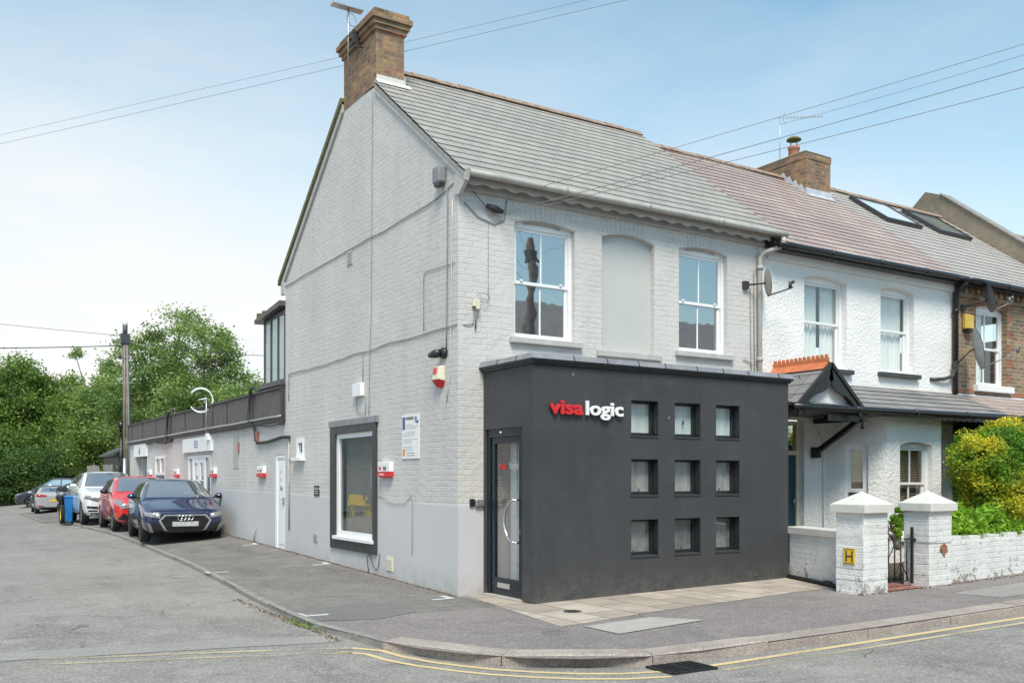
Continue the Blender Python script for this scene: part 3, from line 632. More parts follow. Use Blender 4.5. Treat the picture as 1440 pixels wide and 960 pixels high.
for z in (4.9,3.42,2.0): m.tube([(5.53,-.06,z),(5.53,-.06,z+.07)], .052, 10)
m.build('downpipe', 'grey_paint', cb)
m = MB(); m.tube([(5.36,-.015,4.6),(5.38,-.015,3.4),(5.38,-.015,3.0)], .008, 6); m.tube([(5.44,-.02,4.9),(5.45,-.02,3.1)], .007, 6); m.tube([(5.2,-.015,3.44),(5.30,-.02,3.42),(5.4,-.03,3.35)], .007, 6); o = m.build('aerial_cable', 'cable_grey', loc=(5.36,-.015,3.0)); tag(o, 'thin cables running down beside the grey downpipe at the end of the grey building', 'cable')
# chimney
m = MB(); m.box((-.006,2.6,7.62),(.47,3.9,8.48))
for k, (e, h0, h1) in enumerate(((.035,8.455,8.525),(.07,8.528,8.6),(.105,8.603,8.68),(.06,8.683,8.76))): m.box((-e,2.6-e,h0),(.47+e,3.9+e,h1))
for k in range(4): m.box((.03+.02*k,2.66+.31*k,8.76),(.42-.03*(k % 2),2.9+.31*k,8.80+.012*(k % 3)))
ch = m.build('chimney', 'stock', cb)
m = MB(); m.box((-.0,2.588,7.62),(.482,2.60,7.76)); m.prism([(.474,2.58,7.66),(.474,3.34,8.24),(.474,3.34,8.40),(.474,2.58,7.80)], (.012,0,0)); m.prism([(-.02,2.50,7.60),(.56,2.50,7.60),(.56,2.59,7.68),(-.02,2.59,7.68)], (0,0,.012)); m.build('flashing', 'cope', ch)
# aerial on chimney
ae = empty('tv_aerial', (-.16,3.38,8.2), 'white tv aerial on a short pole clamped to the big corner chimney', 'aerial')
MB().tube([(-.14,3.38,8.22),(-.14,3.38,9.06)], .016, 8).build('mast', 'alu', ae)
m = MB(); m.box((-.16,3.16,8.44),(-.0,3.175,8.64)); m.bar((-.145,3.38,8.33),(-.145,3.1,8.36),.02); m.bar((-.145,3.38,8.62),(-.145,3.15,8.6),.02); m.bar((-.1,3.1,8.36),(-.0,3.1,8.36),.02); m.build('bracket', 'dark_frame', ae)
m = MB(); m.box((-.42,3.30,9.06),(.1,3.46,9.09)); m.build('antenna', 'alu', ae)
m = MB(); m.tube([(-.14+.1*math.cos(a), 3.30-.05+.05*math.cos(a), 8.83+.1*math.sin(a)) for a in [i*.5 for i in range(12)]], .005, 5); m.build('lead', 'cable_grey', ae)
# big side window
w = MB()
for (a, b, c_, d) in ((2.56,4.46,2.28,2.40),(2.56,4.46,.36,.56),(4.24,4.46,.56,2.28),(2.56,2.68,.56,2.28)): pbox(w, S0, a, b, -.035, .0, c_, d)
w = w.build('window_surround', 'dark_frame', cb)
m = MB(); pbox(m, S0, 2.50,4.50,-.045,-.002,2.402,2.50); m.build('lead_flashing', 'lead', w)
m = MB()
for (a, b, c_, d) in ((2.685,4.235,2.20,2.275),(2.685,4.235,.58,.66),(4.16,4.235,.66,2.20),(2.685,2.76,.66,2.20)): pbox(m, S0, a, b, .006, .06, c_, d)
wf = m.build('window', 'white_upvc', cb); m = MB(); pbox(m, S0, 2.64, 4.28, -.07, .05, .52, .575); m.build('sill', 'white_upvc', wf, bevel=.004)
m = MB(); pbox(m, S0, 2.74, 4.18, .03, .036, .64, 2.22); m.build('pane', 'glass_shop', wf)
m = MB(); n = 60; vs = []
for k in range(n+1): u = 2.70+1.5*k/n; vs += [S0(u, .16+.012*(k % 2), .6), S0(u, .16+.012*(k % 2), 2.3)]
m.add(vs, [(2*k, 2*k+2, 2*k+3, 2*k+1) for k in range(n)]); m.build('vertical_blind', 'curtain_warm', wf)
# small side window
m = MB()
for (a, b, c_, d) in ((5.83,6.23,2.19,2.28),(5.83,6.23,1.92,2.01),(6.15,6.23,2.01,2.19),(5.83,5.91,2.01,2.19)): pbox(m, S0, a, b, -.012, .05, c_, d)
wf = m.build('window', 'white_upvc', cb); m = MB(); pbox(m, S0, 5.90,6.16,.02,.026,2.0,2.2); m.build('pane', 'glass_dark', wf)
m = MB(); pbox(m, S0, 5.78,6.30,-.10,.0,1.86,1.915); m.build('sill', 'white_upvc', wf); 
m = MB(); m.tube([(-.02,6.62,2.3),(-.02,6.62,.55)], .016, 8); m.tube([(-.02,6.62,1.9),(-.02,6.28,1.9)], .012, 6); m.build('drain_pipe', 'grey_paint', cb)
# vents
for (u0, u1, z0, z1, mt) in ((3.54,3.75,5.02,5.26,'grey_paint'),(5.12,5.33,.40,.55,'grey_paint'),(2.0,2.21,.15,.36,'cream')):
    m = MB(); pbox(m, S0, u0, u1, -.012, .0, z0, z1)
    for k in range(5): z = z0+.02+(z1-z0-.03)*k/5; pbox(m, S0, u0+.02, u1-.02, -.020, -.012, z, z+(z1-z0)*.09)
    m.build('air_vent', mt, cb)
# glazed dormer at rear left, over the annexe
m = MB(); pbox(m, S0, 6.89, 8.40, .0, .05, 3.40, 3.47); pbox(m, S0, 6.89, 8.22, .0, .06, 4.72, 4.80)
for u in (6.95,7.36,7.80,8.22): pbox(m, S0, u-.03, u+.03, .001, .05, 3.47, 4.72)
gd = m.build('glazed_dormer', 'dark_frame', cb)
m = MB()
for a, b in ((6.98,7.33),(7.39,7.77),(7.83,8.19)): pbox(m, S0, a, b, .02, .026, 3.47, 4.72)
m.build('pane', 'glass_teal', gd)
m = MB(); m.prism([(-.12,8.5,4.72),(-.12,6.88,4.86),(-.12,6.88,4.96),(-.12,8.5,4.80)], (2.2,0,0)); m.box((.05,8.22,3.4),(2.,8.26,4.75)); m.build('dormer_roof', 'fascia', gd)
m = MB(); 
for u in (7.1,7.6,8.1,8.45): m = MB(); m.box((-.05,u,4.84),(.15,u+.12,4.95)); m.build('roof_tile', 'moss', gd)
m = MB(); pbox(m, S0, 6.89,8.50,-.10,.02,3.34,3.398); pbox(m, S0, 6.89,8.35,.0,.06,3.29,3.34); m.build('dormer_sill', 'fascia', gd)
# ------------------------------------------------------------ rear annexe (single storey wing)
an = empty('rear_annexe', (1.5,14.9,.2), 'long single storey grey painted brick annexe with dark panelled parapet behind the parked cars', 'building')
holes = [[(6.88,.0),(7.50,.0),(7.50,2.0),(6.88,2.0)], [(12.4,.0),(14.75,.0),(14.75,2.13),(12.4,2.13)], [(17.5,.5),(18.95,.5),(18.95,2.2),(17.5,2.2)], [(20.15,.0),(21.95,.0),(21.95,2.22),(20.15,2.22)]]
holes[0] = [(6.90,.0),(7.50,.0),(7.50,2.0),(6.90,2.0)]
m = MB(); wall(m, S0, [(6.88,-.4),(23.,-.4),(23.,2.70),(6.88,2.70)], holes, .14)
m.box((0.01,22.99,-.3),(4,23,3.2)); m.box((.2,6.9,2.6),(4,23,2.68)); m.box((3.9,6.9,-.3),(4,23,3.2)); m.build('wall', 'paint_side', an)
m = MB(); pbox(m, S0, 6.89, 23.05, -.045, .08, 2.70, 3.27)
pa = m.build('parapet', 'fascia', an)
m = MB(); pbox(m, S0, 6.89, 23.1, -.085, .12, 3.272, 3.32); pbox(m, S0, 6.89, 23.1, -.075, .0, 2.64, 2.70)
ys = (6.95,8.85,10.83,12.05,12.94,14.87,16.54,18.53,20.56,22.34,23.05)
for y in ys: pbox(m, S0, y-.02, y+.02, -.055, -.046, 2.70, 3.27)
pbox(m, S0, 6.86, 7.02, -.07, -.046, 2.56, 3.36); m.build('trim', 'fascia_edge', pa)
m = MB(); m.tube(wavy((-.09,6.9,2.735),(-.09,23,2.735),20,.01), .022, 8); m.build('pipe', 'alu', pa)
# doors of annexe
m = MB()
for (a, b, c_, d) in ((6.905,6.97,.12,1.995),(7.43,7.495,.12,1.995),(6.97,7.43,1.93,1.995)): pbox(m, S0, a, b, .01, .08, c_, d)
pbox(m, S0, 6.97,7.43,.03,.07,.15,1.93); pbox(m, S0, 7.02,7.38,.02,.03,.25,1.85)
d = m.build('side_door', 'white_upvc', an); m = MB(); pbox(m, S0, 7.0,7.03,-.01,.02,1.02,1.16); m.tube([S0(7.01,-.02,1.12),S0(7.14,-.02,1.12)],.01,6); m.build('handle', 'metal', d)
m = MB(); pbox(m, S0, 6.88,7.5,-.03,.02,.12,.152); m.build('threshold', 'white_upvc', d)
m = MB()
for z, ch_ in ((1.62,'1'),(1.47,'1'),(1.30,'5A')): text(m, S0, ch_, 7.24, z, .11, d=.018, ext=.002, offset=.002, flip=True)
m.build('door_number', 'ink', d)
m = MB()
for (a, b, c_, d_) in ((12.42,12.5,.2,2.12),(14.65,14.73,.2,2.12),(12.5,14.65,2.04,2.12),(13.0,13.08,.2,2.04),(14.2,14.28,.2,2.04)): pbox(m, S0, a, b, .0, .08, c_, d_)
for a, b in ((13.08,13.62),(13.66,14.2)):
    for (p, q, r, s_) in ((a, a+.1, .2, 2.04), (b-.1, b, .2, 2.04), (a+.1, b-.1, 1.92, 2.04), (a+.1, b-.1, .2, .45), (a+.1, b-.1, 1.02, 1.12), (a+.1,b-.1,1.46,1.5)): pbox(m, S0, p, q, .01, .06, r, s_)
d = m.build('double_door', 'white_upvc', an); m = MB(); pbox(m, S0, 12.5,14.65,.035,.04,.2,2.04); m.build('pane', 'glass_dark', d)
m = MB()
for (a, b, c_, d_) in ((13.72,13.98,1.6,1.85),): pbox(m, S0, a, b, .028, .034, c_, d_)
m.build('notice', 'white', d)
m = MB(); pbox(m, S0, 12.2,15.1,-.06,.0,2.2,2.56); d = m.build('shop_sign', 'white', an); m = MB()

for (a, b, c_, d_) in ((13.5,13.54,2.29,2.48),(13.76,13.80,2.29,2.48),(13.54,13.76,2.46,2.48),(13.54,13.76,2.39,2.41),(13.54,13.76,2.32,2.34)): pbox(m, S0, a, b, -.066, -.0601, c_, d_)
m.build('emblem', 'sign_blue', d)
m = MB()
for (a, b, c_, d_) in ((17.5,17.6,.5,2.2),(18.85,18.95,.5,2.2),(17.6,18.85,2.1,2.2),(17.6,18.85,1.62,1.70),(18.19,18.26,1.70,2.1)): pbox(m, S0, a, b, .0, .07, c_, d_)
d = m.build('window', 'white_upvc', an); m = MB(); pbox(m, S0, 17.6,18.85,.04,.045,1.7,2.1); m.build('pane', 'glass_dark', d); m = MB(); pbox(m, S0, 17.6,18.85,.05,.055,.5,1.62); m.build('frosted_pane', 'glass_side', d)
m = MB(); m.box((.15,20.15,.2),(1.2,20.17,2.2)); m.box((.15,21.93,.2),(1.2,21.95,2.2)); m.box((1.18,20.15,.2),(1.2,21.95,2.2)); m.build('doorway', 'white_upvc', an)
m = MB(); m.box((1.0,20.9,.2),(1.05,21.9,2.15)); m.build('inner_door', 'teal_door', an)
m = MB(); pbox(m, S0, 20.05,22.05,-.05,.0,2.22,2.62); d = m.build('shop_sign', 'white', an); m = MB(); text(m, S0, 'A', 21.2, 2.29, .34, d=-.054, ext=.001, offset=.008, flip=True); m.build('lettering', 'ink', d)
# circular aerial on the parapet
ha = empty('loop_aerial', (-.12,12.6,2.5), 'thin white open ring aerial standing above the dark annexe parapet', 'aerial')
R_ = .29
for k in (0, .06):
    m = MB(); m.tube([(-.20-.8457*R_*math.cos(a), 12.55+.5338*R_*math.cos(a)+k, 3.42+k*.4+R_*math.sin(a)) for a in np.linspace(math.radians(-35), math.radians(-35-290), 30)][::-1], .012, 6); m.build('ring', 'white', ha)
m = MB(); m.tube([(-.12,12.38,3.46),(-.25,12.6,3.44)], .014, 6)
m.build('ring_arm', 'white', ha)
MB().tube([(-.12,12.38,3.46),(-.12,12.38,2.62)], .012, 6).build('mast', 'alu', ha)
m = MB(); m.tube([(-.12,12.36,3.46),(-.12,12.66,3.46)], .022, 8); m.tube([(-.12,12.36,3.40),(-.12,12.66,3.40)], .012, 6); m.build('feed', 'white', ha)
m = MB(); m.box((-.12,12.30,2.46),(-.0,12.50,2.62)); m.build('junction_box', 'white', ha)
# thick black cables looping over the parapet
for pts, lab in (([(-.06,8.53,3.36),(-.09,8.60,3.42),(-.09,8.80,3.42),(-.10,8.87,3.32),(-.10,8.97,2.77),(-.06,8.72,2.58),(-.04,8.62,2.35),(-.04,8.57,2.26),(-.04,7.82,2.27),(-.04,7.0,2.33),(-.04,6.55,2.32)], 'thick black cable looping over the parapet and along above the white side door'),
                 ([(-.06,15.76,3.36),(-.09,15.9,3.40),(-.09,16.6,3.38),(-.10,16.75,3.28),(-.10,16.9,2.62),(-.06,16.6,2.55),(-.05,16.45,2.60)], 'black cable bent over the annexe parapet above the window with two small panes')):
    o = MB().tube(pts, .03, 8).build('cable', 'cable', loc=pts[-1]); tag(o, lab, 'cable')
o = MB().box((-.06,8.55,2.3),(0,8.72,2.5)).build('junction_box', 'tile_red', loc=(0,8.63,2.3)); tag(o, 'small brown junction box on annexe wall where the thick black cable turns', 'junction box')
m = MB(); m.tube(wavy((-.07,6.95,2.60),(-.07,12.3,2.62),12,.08,4), .012, 6); o = m.build('cable', 'cable', loc=(-.07,6.95,2.6)); tag(o, 'thin sagging black cable under the near half of the annexe parapet', 'cable')
m = MB(); m.tube(wavy((-.07,16.9,2.58),(-.07,19.8,2.62),10,.12,2), .03, 6); o = m.build('cable', 'cable', loc=(-.07,16.9,2.58)); tag(o, 'drooping bundle of dark cable under the far half of the annexe parapet', 'cable')
# ------------------------------------------------------------ charcoal extension
lerp_ = lambda a, b, t: a+(b-a)*t
simple('film_pale', (.66,.74,.72), .8, .10, 5); simple('film_grey', (.42,.42,.40), .8, .3, 6); simple('film_dark', (.26,.265,.26), .8, .4, 7)
EX = (.381, -1.197, 0)
ex = empty('entrance_extension', EX, 'charcoal rendered flat roofed entrance extension with a grid of nine small square windows', 'extension')
FE = FR(-1.197); SE = SD(.381)
cols_ = ((1.915,2.38),(2.673,3.141),(3.437,3.894)); rows_ = ((2.101,2.562),(1.320,1.791),(.521,.997))
holes = [[(a,c_),(b,c_),(b,d),(a,d)] for a, b in cols_ for c_, d in rows_]
m = MB(); wall(m, FE, [(.381,-.3),(4.9,-.3),(4.9,2.95),(.381,2.95)], holes, .17)
m.build('front_wall', 'dark_render', ex)
m = MB(); wall(m, SE, [(-1.197,-.3),(-.004,-.3),(-.004,2.95),(-1.197,2.95)], [[(-.95,-.2),(-.055,-.2),(-.055,2.18),(-.95,2.18)]], .10)
m.box((4.88,-1.19,-.3),(4.9,-.004,2.95)); m.box((.39,-1.19,2.90),(4.88,-.004,2.945)); m.build('side_wall', 'dark_render', ex)
gm = {(0,0):'glass_frost',(1,0):'glass_frost',(2,0):'glass_frost',(0,1):'glass_frost_dark',(1,1):'glass_frost_dark',(2,1):'glass_frost_dark',(0,2):'glass_dark',(1,2):'glass_frost_dark',(2,2):'glass_frost_dark'}
for i, (a, b) in enumerate(cols_):
    for j, (c_, d) in enumerate(rows_):
        m = MB(); dd = .115; s = .032
        for q in ((a-.01,a+s,c_-.01,d+.01),(b-s,b+.01,c_-.01,d+.01),(a+s,b-s,c_-.01,c_+s+.01),(a+s,b-s,d-s,d+.01)): pbox(m, FE, q[0], q[1], dd, dd+.05, q[2], q[3])
        for q in ((a,a+.004,c_,d),(b-.004,b,c_,d),(a+.004,b-.004,d-.004,d)): pbox(m, FE, q[0], q[1], .004, dd-.001, q[2], q[3])
        w = m.build('window', 'charcoal', ex)
        m = MB(); pbox(m, FE, a+s, b-s, dd+.02, dd+.026, c_+s+.01, d-s); m.build('pane', 'glass_clear', w)
        m = MB(); n = 26; vs = []; lo = .10 if (i+j) % 2 else 0; ph = i*1.7+j*2.3
        for k in range(n+1): u = a+(b-a)*k/n; y = dd+.05+.005*math.sin(k*(.5+.15*i)+ph); vs += [FE(u, y, c_-.02), FE(u, y, d+.02)]
        m.add(vs, [(2*k, 2*k+2, 2*k+3, 2*k+1) for k in range(n)], True); m.build('blind', ('film_pale','film_grey','film_dark')[j], w)
        if j: m = MB(); m.tube([FE(lerp_(a,b,.25+.5*((i*7+j*3)%5)/5), dd+.036, c_), FE(lerp_(a,b,.25+.5*((i*7+j*3)%5)/5), dd+.036, c_+.08)], [.009,.008], 10); m.build('ornament', 'interior', w)
        m = MB(); pbox(m, FE, a-.01, b+.005, -.012, .11, c_-.022, c_-.001); m.build('sill', 'dark_frame', w)
        if (i, j) in ((1,0),):
            m = MB(); pbox(m, FE, a+.26, a+.28, dd+.012, dd+.019, c_+.17, c_+.23); m.build('catch', 'ink', w)
# lead capped cornice
m = MB()
def cap(mb, e0, e1, z0, z1):
    """ring strip round the front and left edges: outer offset e0 at z0, e1 at z1"""
    P = lambda e, z: [(.381-e, .0, z), (.381-e, -1.197-e, z), (4.9+e*.8, -1.197-e, z), (4.9+e*.8, .0, z)]
    a, b = P(e0, z0), P(e1, z1); mb.add(a+b, [(i, i+1, i+5, i+4) for i in range(3)])
for e0, e1, z0, z1 in ((.0,.03,2.925,2.94),(.03,.035,2.94,2.96),(.035,.06,2.96,2.97),(.06,.062,2.97,3.0)): cap(m, e0, e1, z0, z1)
m.build('cornice', 'charcoal', ex)
m = MB(); cap(m, .062, .075, 3.0, 2.998); cap(m, .075, .045, 2.998, 3.065); cap(m, .045, -.10, 3.065, 3.085); cap(m, -.10, -.6, 3.085, 3.09)
m.add([(.9,-.7,3.09),(4.5,-.7,3.09),(4.5,-.0,3.09),(.9,-.0,3.09)], [(0,1,2,3)])
o = m.build('lead_capping', 'lead', ex)
m = MB()
for k in range(9):
    x = .95+.52*k+random.uniform(-.06,.06)
    m.bar((x,-1.274,3.0),(x,-1.243,3.066),.014,.006)
for y in (-.45,-.9): m.bar((.304,y,3.0),(.335,y,3.066),.014,.006)
m.build('lead_joint', 'dark_frame', ex)
m = MB(); x = 2.6; pts = []
for k in range(20): pts.append((.45+.24*k, -.012, 3.12+random.uniform(-.015,.03)))
m.add([p for p in pts]+[(p[0], p[1], 3.06) for p in pts], [(k, k+1, k+21, k+20) for k in range(19)]); m.build('flashing', 'lead_light', ex)
# door
m = MB(); D = .045
for (a, b, c_, d) in ((-.955,-.885,-.05,2.18),(-.125,-.05,-.05,2.18),(-.885,-.125,2.07,2.18)): pbox(m, SE, a, b, D-.02, D+.08, c_, d)
for (a, b, c_, d) in ((-.88,-.80,.03,2.065),(-.215,-.13,.03,2.065),(-.80,-.215,1.99,2.065),(-.80,-.215,.03,.25)): pbox(m, SE, a, b, D, D+.05, c_, d)
dr = m.build('glass_door', 'blue_black', ex)
m = MB(); pbox(m, SE, -.80,-.215,D+.02,D+.026,.25,1.99); m.build('pane', 'glass_clear', dr)
m = MB(); m.box((1.15,-.15,-.05),(1.17,-1.15,2.6)); m.build('partition', 'paint_white', dr)
m = MB()
for (a, b) in ((-.20,-.36),(-.38,-.50)): pbox(m, SE, a, b, .30, .33, .05, 2.3)
m.build('inner_panel', 'white_upvc', dr)
m = MB(); pbox(m, SE, -1.1,-.54, .36, .40, .0, 2.4); m.build('inner_brickwork', 'stock_house', dr)
R_ = .27; m = MB(); m.tube([SE(-.86+R_*.95*math.sin(a), -.05, 1.0+R_*math.cos(a)) for a in np.linspace(.12, math.pi-.12, 20)], .017, 8)
for s in (-1, 1): m.tube([SE(-.83, -.05, 1.0+s*R_*.985), SE(-.83, .05, 1.0+s*R_*.985)], .012, 6)
m.build('pull_handle', 'steel', dr)
m = MB(); pbox(m, SE, -.60,-.30,D-.012,D,.125,.19); m.build('letter_plate', 'steel', dr)
m = MB(); text(m, SE, 'visa', -.30, 1.66, .13, d=D+.014, ext=.001, offset=.003, flip=True, sx=.95); m.build('lettering', 'sign_red', dr)
m = MB(); text(m, SE, 'logic', -.555, 1.66, .13, d=D+.014, ext=.001, offset=.003, flip=True, sx=.95); m.build('lettering', 'alu', dr)
m = MB(); pbox(m, SE, -.95,-.05,-.06,.05,-.02,.028); m.build('threshold', 'slab_cover', dr)
m = MB(); m.lathe([(0,0),(.012,0),(.012,.02)], SE(-.42, -.0, 2.13), 'x', 10); m.build('sensor', 'white', dr)
# sign letters
sg = empty('shop_sign', (.58,-1.21,2.34), 'raised red and white lettering on the charcoal front wall beside the small windows', 'sign')
def fitword(name, body, u0, u1, z, size, mat, off):
    vs, fs = textmesh(body, size, .012, off); x0 = min(v.x for v in vs); x1 = max(v.x for v in vs); k = (u1-u0)/(x1-x0)
    m = MB(); m.add([(u0+(v.x-x0)*k, -1.197-.042-v.z, z+v.y) for v in vs], fs)
    for q in (.12,.5,.88): m.box((u0+(u1-u0)*q-.006,-1.232,z+.05),(u0+(u1-u0)*q+.006,-1.197,z+.062))
    return m.build(name, mat, sg)
fitword('red_letters', 'visa', .585, 1.105, 2.342, .245, 'sign_red', .007)
fitword('white_letters', 'logic', 1.145, 1.745, 2.342, .245, 'white', .006)
# keypad and intercom on the wall by the door
o = MB().box((.165,-.03,1.17),(.235,-.001,1.27)).build('keypad', 'charcoal', loc=(.2,0,1.2), bevel=.006); tag(o, 'small black square keypad on the grey wall left of the glass door', 'keypad')
o = MB().box((.245,-.05,1.17),(.372,-.001,1.26)).build('door_switch', 'alu', loc=(.3,0,1.2), bevel=.008); tag(o, 'small silver box between the black keypad and the glass door', 'door control')
# ------------------------------------------------------------ white house
wh = empty('white_house', (8.2,0,.1), 'white pebbledashed terraced house with pinkish slate roof and canted bay window', 'building')
ED = [(5.585,-.2),(10.88,-.2),(10.88,5.30),(5.585,5.30)]
B1 = arch(6.66,7.76,3.42,4.93,.07); B2 = arch(8.69,9.68,3.45,4.95,.07); DR = [(5.7,-.1),(6.66,-.1),(6.66,2.52),(5.7,2.52)]
m = MB(); wall(m, F0, ED, [B1, B2, DR], .15); m.build('front_wall', 'pebbledash', wh)
cur1 = ('curtain', 'curtain', [(.0,.52),(.62,1.)]); cur2 = ('curtain', 'curtain', [(0,.9)])
sash(wh, F0, 6.66, 7.76, 3.42, 4.92, .08, .12, 'glass_clear', bars=False, horns=False, sill='dark_frame', curtain=cur1, vent=False, sillproud=.09, split=.53)
sash(wh, F0, 8.69, 9.68, 3.45, 4.94, .08, .12, 'glass_clear', bars=False, horns=False, sill='dark_frame', curtain=cur2, vent=False, sillproud=.09, split=.53)
# front door
m = MB()
for (a, b, c_, d) in ((6.59,6.658,.05,2.50),(5.71,6.59,1.93,2.0),(5.71,6.59,2.44,2.5)): pbox(m, F0, a, b, .10, .18, c_, d)
d = m.build('door_frame', 'cream', wh)
m = MB(); pbox(m, F0, 5.71,6.585,.125,.165,.05,1.93)
for c_, e in ((.2,.55),(.7,1.15),(1.25,1.8)): pbox(m, F0, 5.82,6.10,.11,.125,c_,e); pbox(m, F0, 6.22,6.50,.11,.125,c_,e)
d = m.build('front_door', 'teal_door', wh); m = MB(); m.tube([F0(6.54,.105,1.08),F0(6.54,.105,1.2)], .012, 8); m.tube([F0(6.48,.085,1.14),F0(6.55,.105,1.14)], .01, 6); m.build('handle', 'metal', d)
m = MB(); pbox(m, F0, 5.71,6.59,.125,.135,2.0,2.44); m.build('transom_pane', 'glass_dark', wh)
# bay
c0, c1, c2, c3 = (7.18,0.), (7.72,-.84), (9.22,-.84), (9.86,0.)
m = MB(); FB = FR(-.84)
by1 = arch(8.06,8.96,.55,2.10,.06)
wall(m, FB, [(7.72,-.2),(9.22,-.2),(9.22,2.62),(7.72,2.62)], [by1], .12)
def PLN(a, b):
    a = Vector(a); b = Vector(b); d_ = (b-a).normalized(); n_ = Vector((-d_.y, d_.x))
    return (lambda u, d, z: (a.x+d_.x*u+n_.x*d, a.y+d_.y*u+n_.y*d, z)), (b-a).length
PB, LB = PLN(c0, c1); by2 = arch(.33,.70,.55,2.10,.06)
wall(m, PB, [(0,-.2),(LB,-.2),(LB,2.62),(0,2.62)], [by2], .12)
PC, LC = PLN(c2, c3); wall(m, PC, [(0,-.2),(LC,-.2),(LC,2.62),(0,2.62)], [], .1)
bay = m.build('bay', 'pebbledash', wh)
blind = ('blind', 'blind', [(0,1)])
sash(wh, FB, 8.06, 8.96, .55, 2.09, .07, .10, 'glass_clear', bars=True, horns=False, sill='smooth_white', curtain=blind, vent=False, cols=2, split=.58)
m = MB()
def hx(mb, pl, u0, u1, d0, d1, z0, z1): return mb.hexa([pl(u0,d0,z0),pl(u1,d0,z0),pl(u1,d1,z0),pl(u0,d1,z0)],[pl(u0,d0,z1),pl(u1,d0,z1),pl(u1,d1,z1),pl(u0,d1,z1)])
for q in ((.30,.375,.5,2.2),(.655,.73,.5,2.2),(.375,.655,2.02,2.2),(.375,.655,.5,.6),(.375,.655,1.30,1.36),(.375,.42,1.36,2.02),(.61,.655,1.36,2.02)): hx(m, PB, q[0], q[1], .06, .12, q[2], q[3])
w = m.build('window', 'white_upvc', wh); m = MB(); hx(m, PB, .40,.64,.09,.095,.6,2.02); m.build('pane', 'glass_clear', w)
m = MB(); k = .6
while k < 2.05: m.add([PB(.37,.13,k),PB(.66,.13,k),PB(.66,.15,k+.034),PB(.37,.15,k+.034)], [(0,1,2,3)]); k += .042
m.build('blind', 'blind', w); m = MB(); hx(m, PB, .3,.72,.2,.22,.5,2.2); m.build('room', 'interior', w)
# lean-to roof over bay and porch
def gable(mb, x0, x1): pass
m = MB(); roof(m, 5.0, 10.9, -1.13, 2.665, .44, .0, .24, .012, .006, 9); m.add([(5.0,-1.13,2.64),(10.9,-1.13,2.64),(10.9,0,3.13),(5.0,0,3.13)], [(0,1,2,3)])
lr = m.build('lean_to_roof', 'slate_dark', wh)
m = MB(); pts = [(5.3+.28*k, -.012, 3.20+.012*math.sin(k*1.7)) for k in range(21)]; m.add(pts+[(p[0],-.03,3.13) for p in pts], [(k, k+1, k+22, k+21) for k in range(20)]); m.build('flashing', 'cope', lr)
m = MB(); gutter(m, (5.02,-1.19,2.61), (10.95,-1.19,2.64), .05); m.box((5.02,-1.14,2.56),(10.9,-1.12,2.64)); m.box((5.0,-1.12,2.56),(10.9,-.02,2.575)); m.build('gutter', 'black_paint', lr)
m = MB(); n = 150; pts = [(7.2+3.65*k/n, 2.545-.018*abs(math.sin(k*.42))) for k in range(n+1)]
m.add([(x,-1.10,z) for x, z in pts]+[(x,-1.10,2.60) for x, z in pts], [(k, k+1, k+n+2, k+n+1) for k in range(n)]); m.build('scalloped_fascia', 'black_paint', lr)
# porch gable
PX, PZ = 5.90, 3.29
m = MB()
for sgn in (-1, 1):
    for k in range(4):
        t0, t1 = k/4, (k+1)/4
        def Q(t, y, l): return (PX+sgn*(.70*t), y, PZ-.64*t+l)
        m.hexa([Q(t0,-1.15,-.01), Q(t1,-1.15,-.01), Q(t1,0,-.01), Q(t0,0,-.01)], [Q(t0,-1.15,.002), Q(t1,-1.15,.022), Q(t1,0,.022), Q(t0,0,.002)])
pg = m.build('porch_roof', 'slate_dark', wh)
m = MB(); m.prism([(PX-.13,-1.12,PZ-.07),(PX,-1.12,PZ+.06),(PX+.13,-1.12,PZ-.07),(PX,-1.12,PZ+.02)], (0,1.1,0)); m.box((PX-.015,-1.12,PZ+.03),(PX+.015,-.02,PZ+.11))
for k in range(13): y = -1.10+.085*k; m.box((PX-.014,y,PZ+.11),(PX+.014,y+.05,PZ+.145)); m.tube([(PX-.013,y+.025,PZ+.145),(PX+.013,y+.025,PZ+.145)], .025, 8)
m.build('crested_ridge', 'terracotta', pg)
m = MB(); m.prism([(PX-.55,-1.05,2.70),(PX+.55,-1.05,2.70),(PX,-1.05,PZ-.06)], (0,.03,0)); m.build('gable_panel', 'pebbledash', pg)
def bargepts(sgn, y):
    P = []; n = 18
    for k in range(n+1): t = k/n; P.append((PX+sgn*.74*t, y, PZ-.66*t+.02))
    for k in range(n, -1, -1): t = k/n; P.append((PX+sgn*(.74*t-.05*(1-t)), y, PZ-.66*t-.13-.045*math.sin(t*math.pi*2.4)-.10*(1-t)))
    return P
m = MB(); m.prism(bargepts(1, -1.17), (0,.03,0)); m.prism(bargepts(-1, -1.17), (0,.03,0)); m.build('bargeboard', 'black_paint', pg)
m = MB(); m.prism([(PX+.02,-1.19,PZ+.03),(PX+.79,-1.19,PZ-.65),(PX+.79,-1.19,PZ-.72),(PX+.02,-1.19,PZ-.05)], (0,.05,0)); m.prism([(PX-.02,-1.19,PZ+.03),(PX-.79,-1.19,PZ-.65),(PX-.79,-1.19,PZ-.72),(PX-.02,-1.19,PZ-.05)], (0,.05,0)); m.build('verge_trim', 'black_paint', pg)
for bx in (6.86, 5.06):
    m = MB(); m.bar((bx,-.98,2.50),(bx,-.06,2.50),.09,.09); m.bar((bx,-.93,2.47),(bx,-.10,1.98),.08,.08,(1,0,0)); m.box((bx-.055,-.14,1.88),(bx+.055,-.02,2.06)); m.box((bx-.05,-1.05,2.44),(bx+.05,-.93,2.56)); m.lathe([(0,-.10),(.02,-.09),(.035,-.05),(.015,-.03),(.03,0)], (bx,-1.0,2.42), 'z', 10)
    m.build('bracket', 'black_paint', wh)
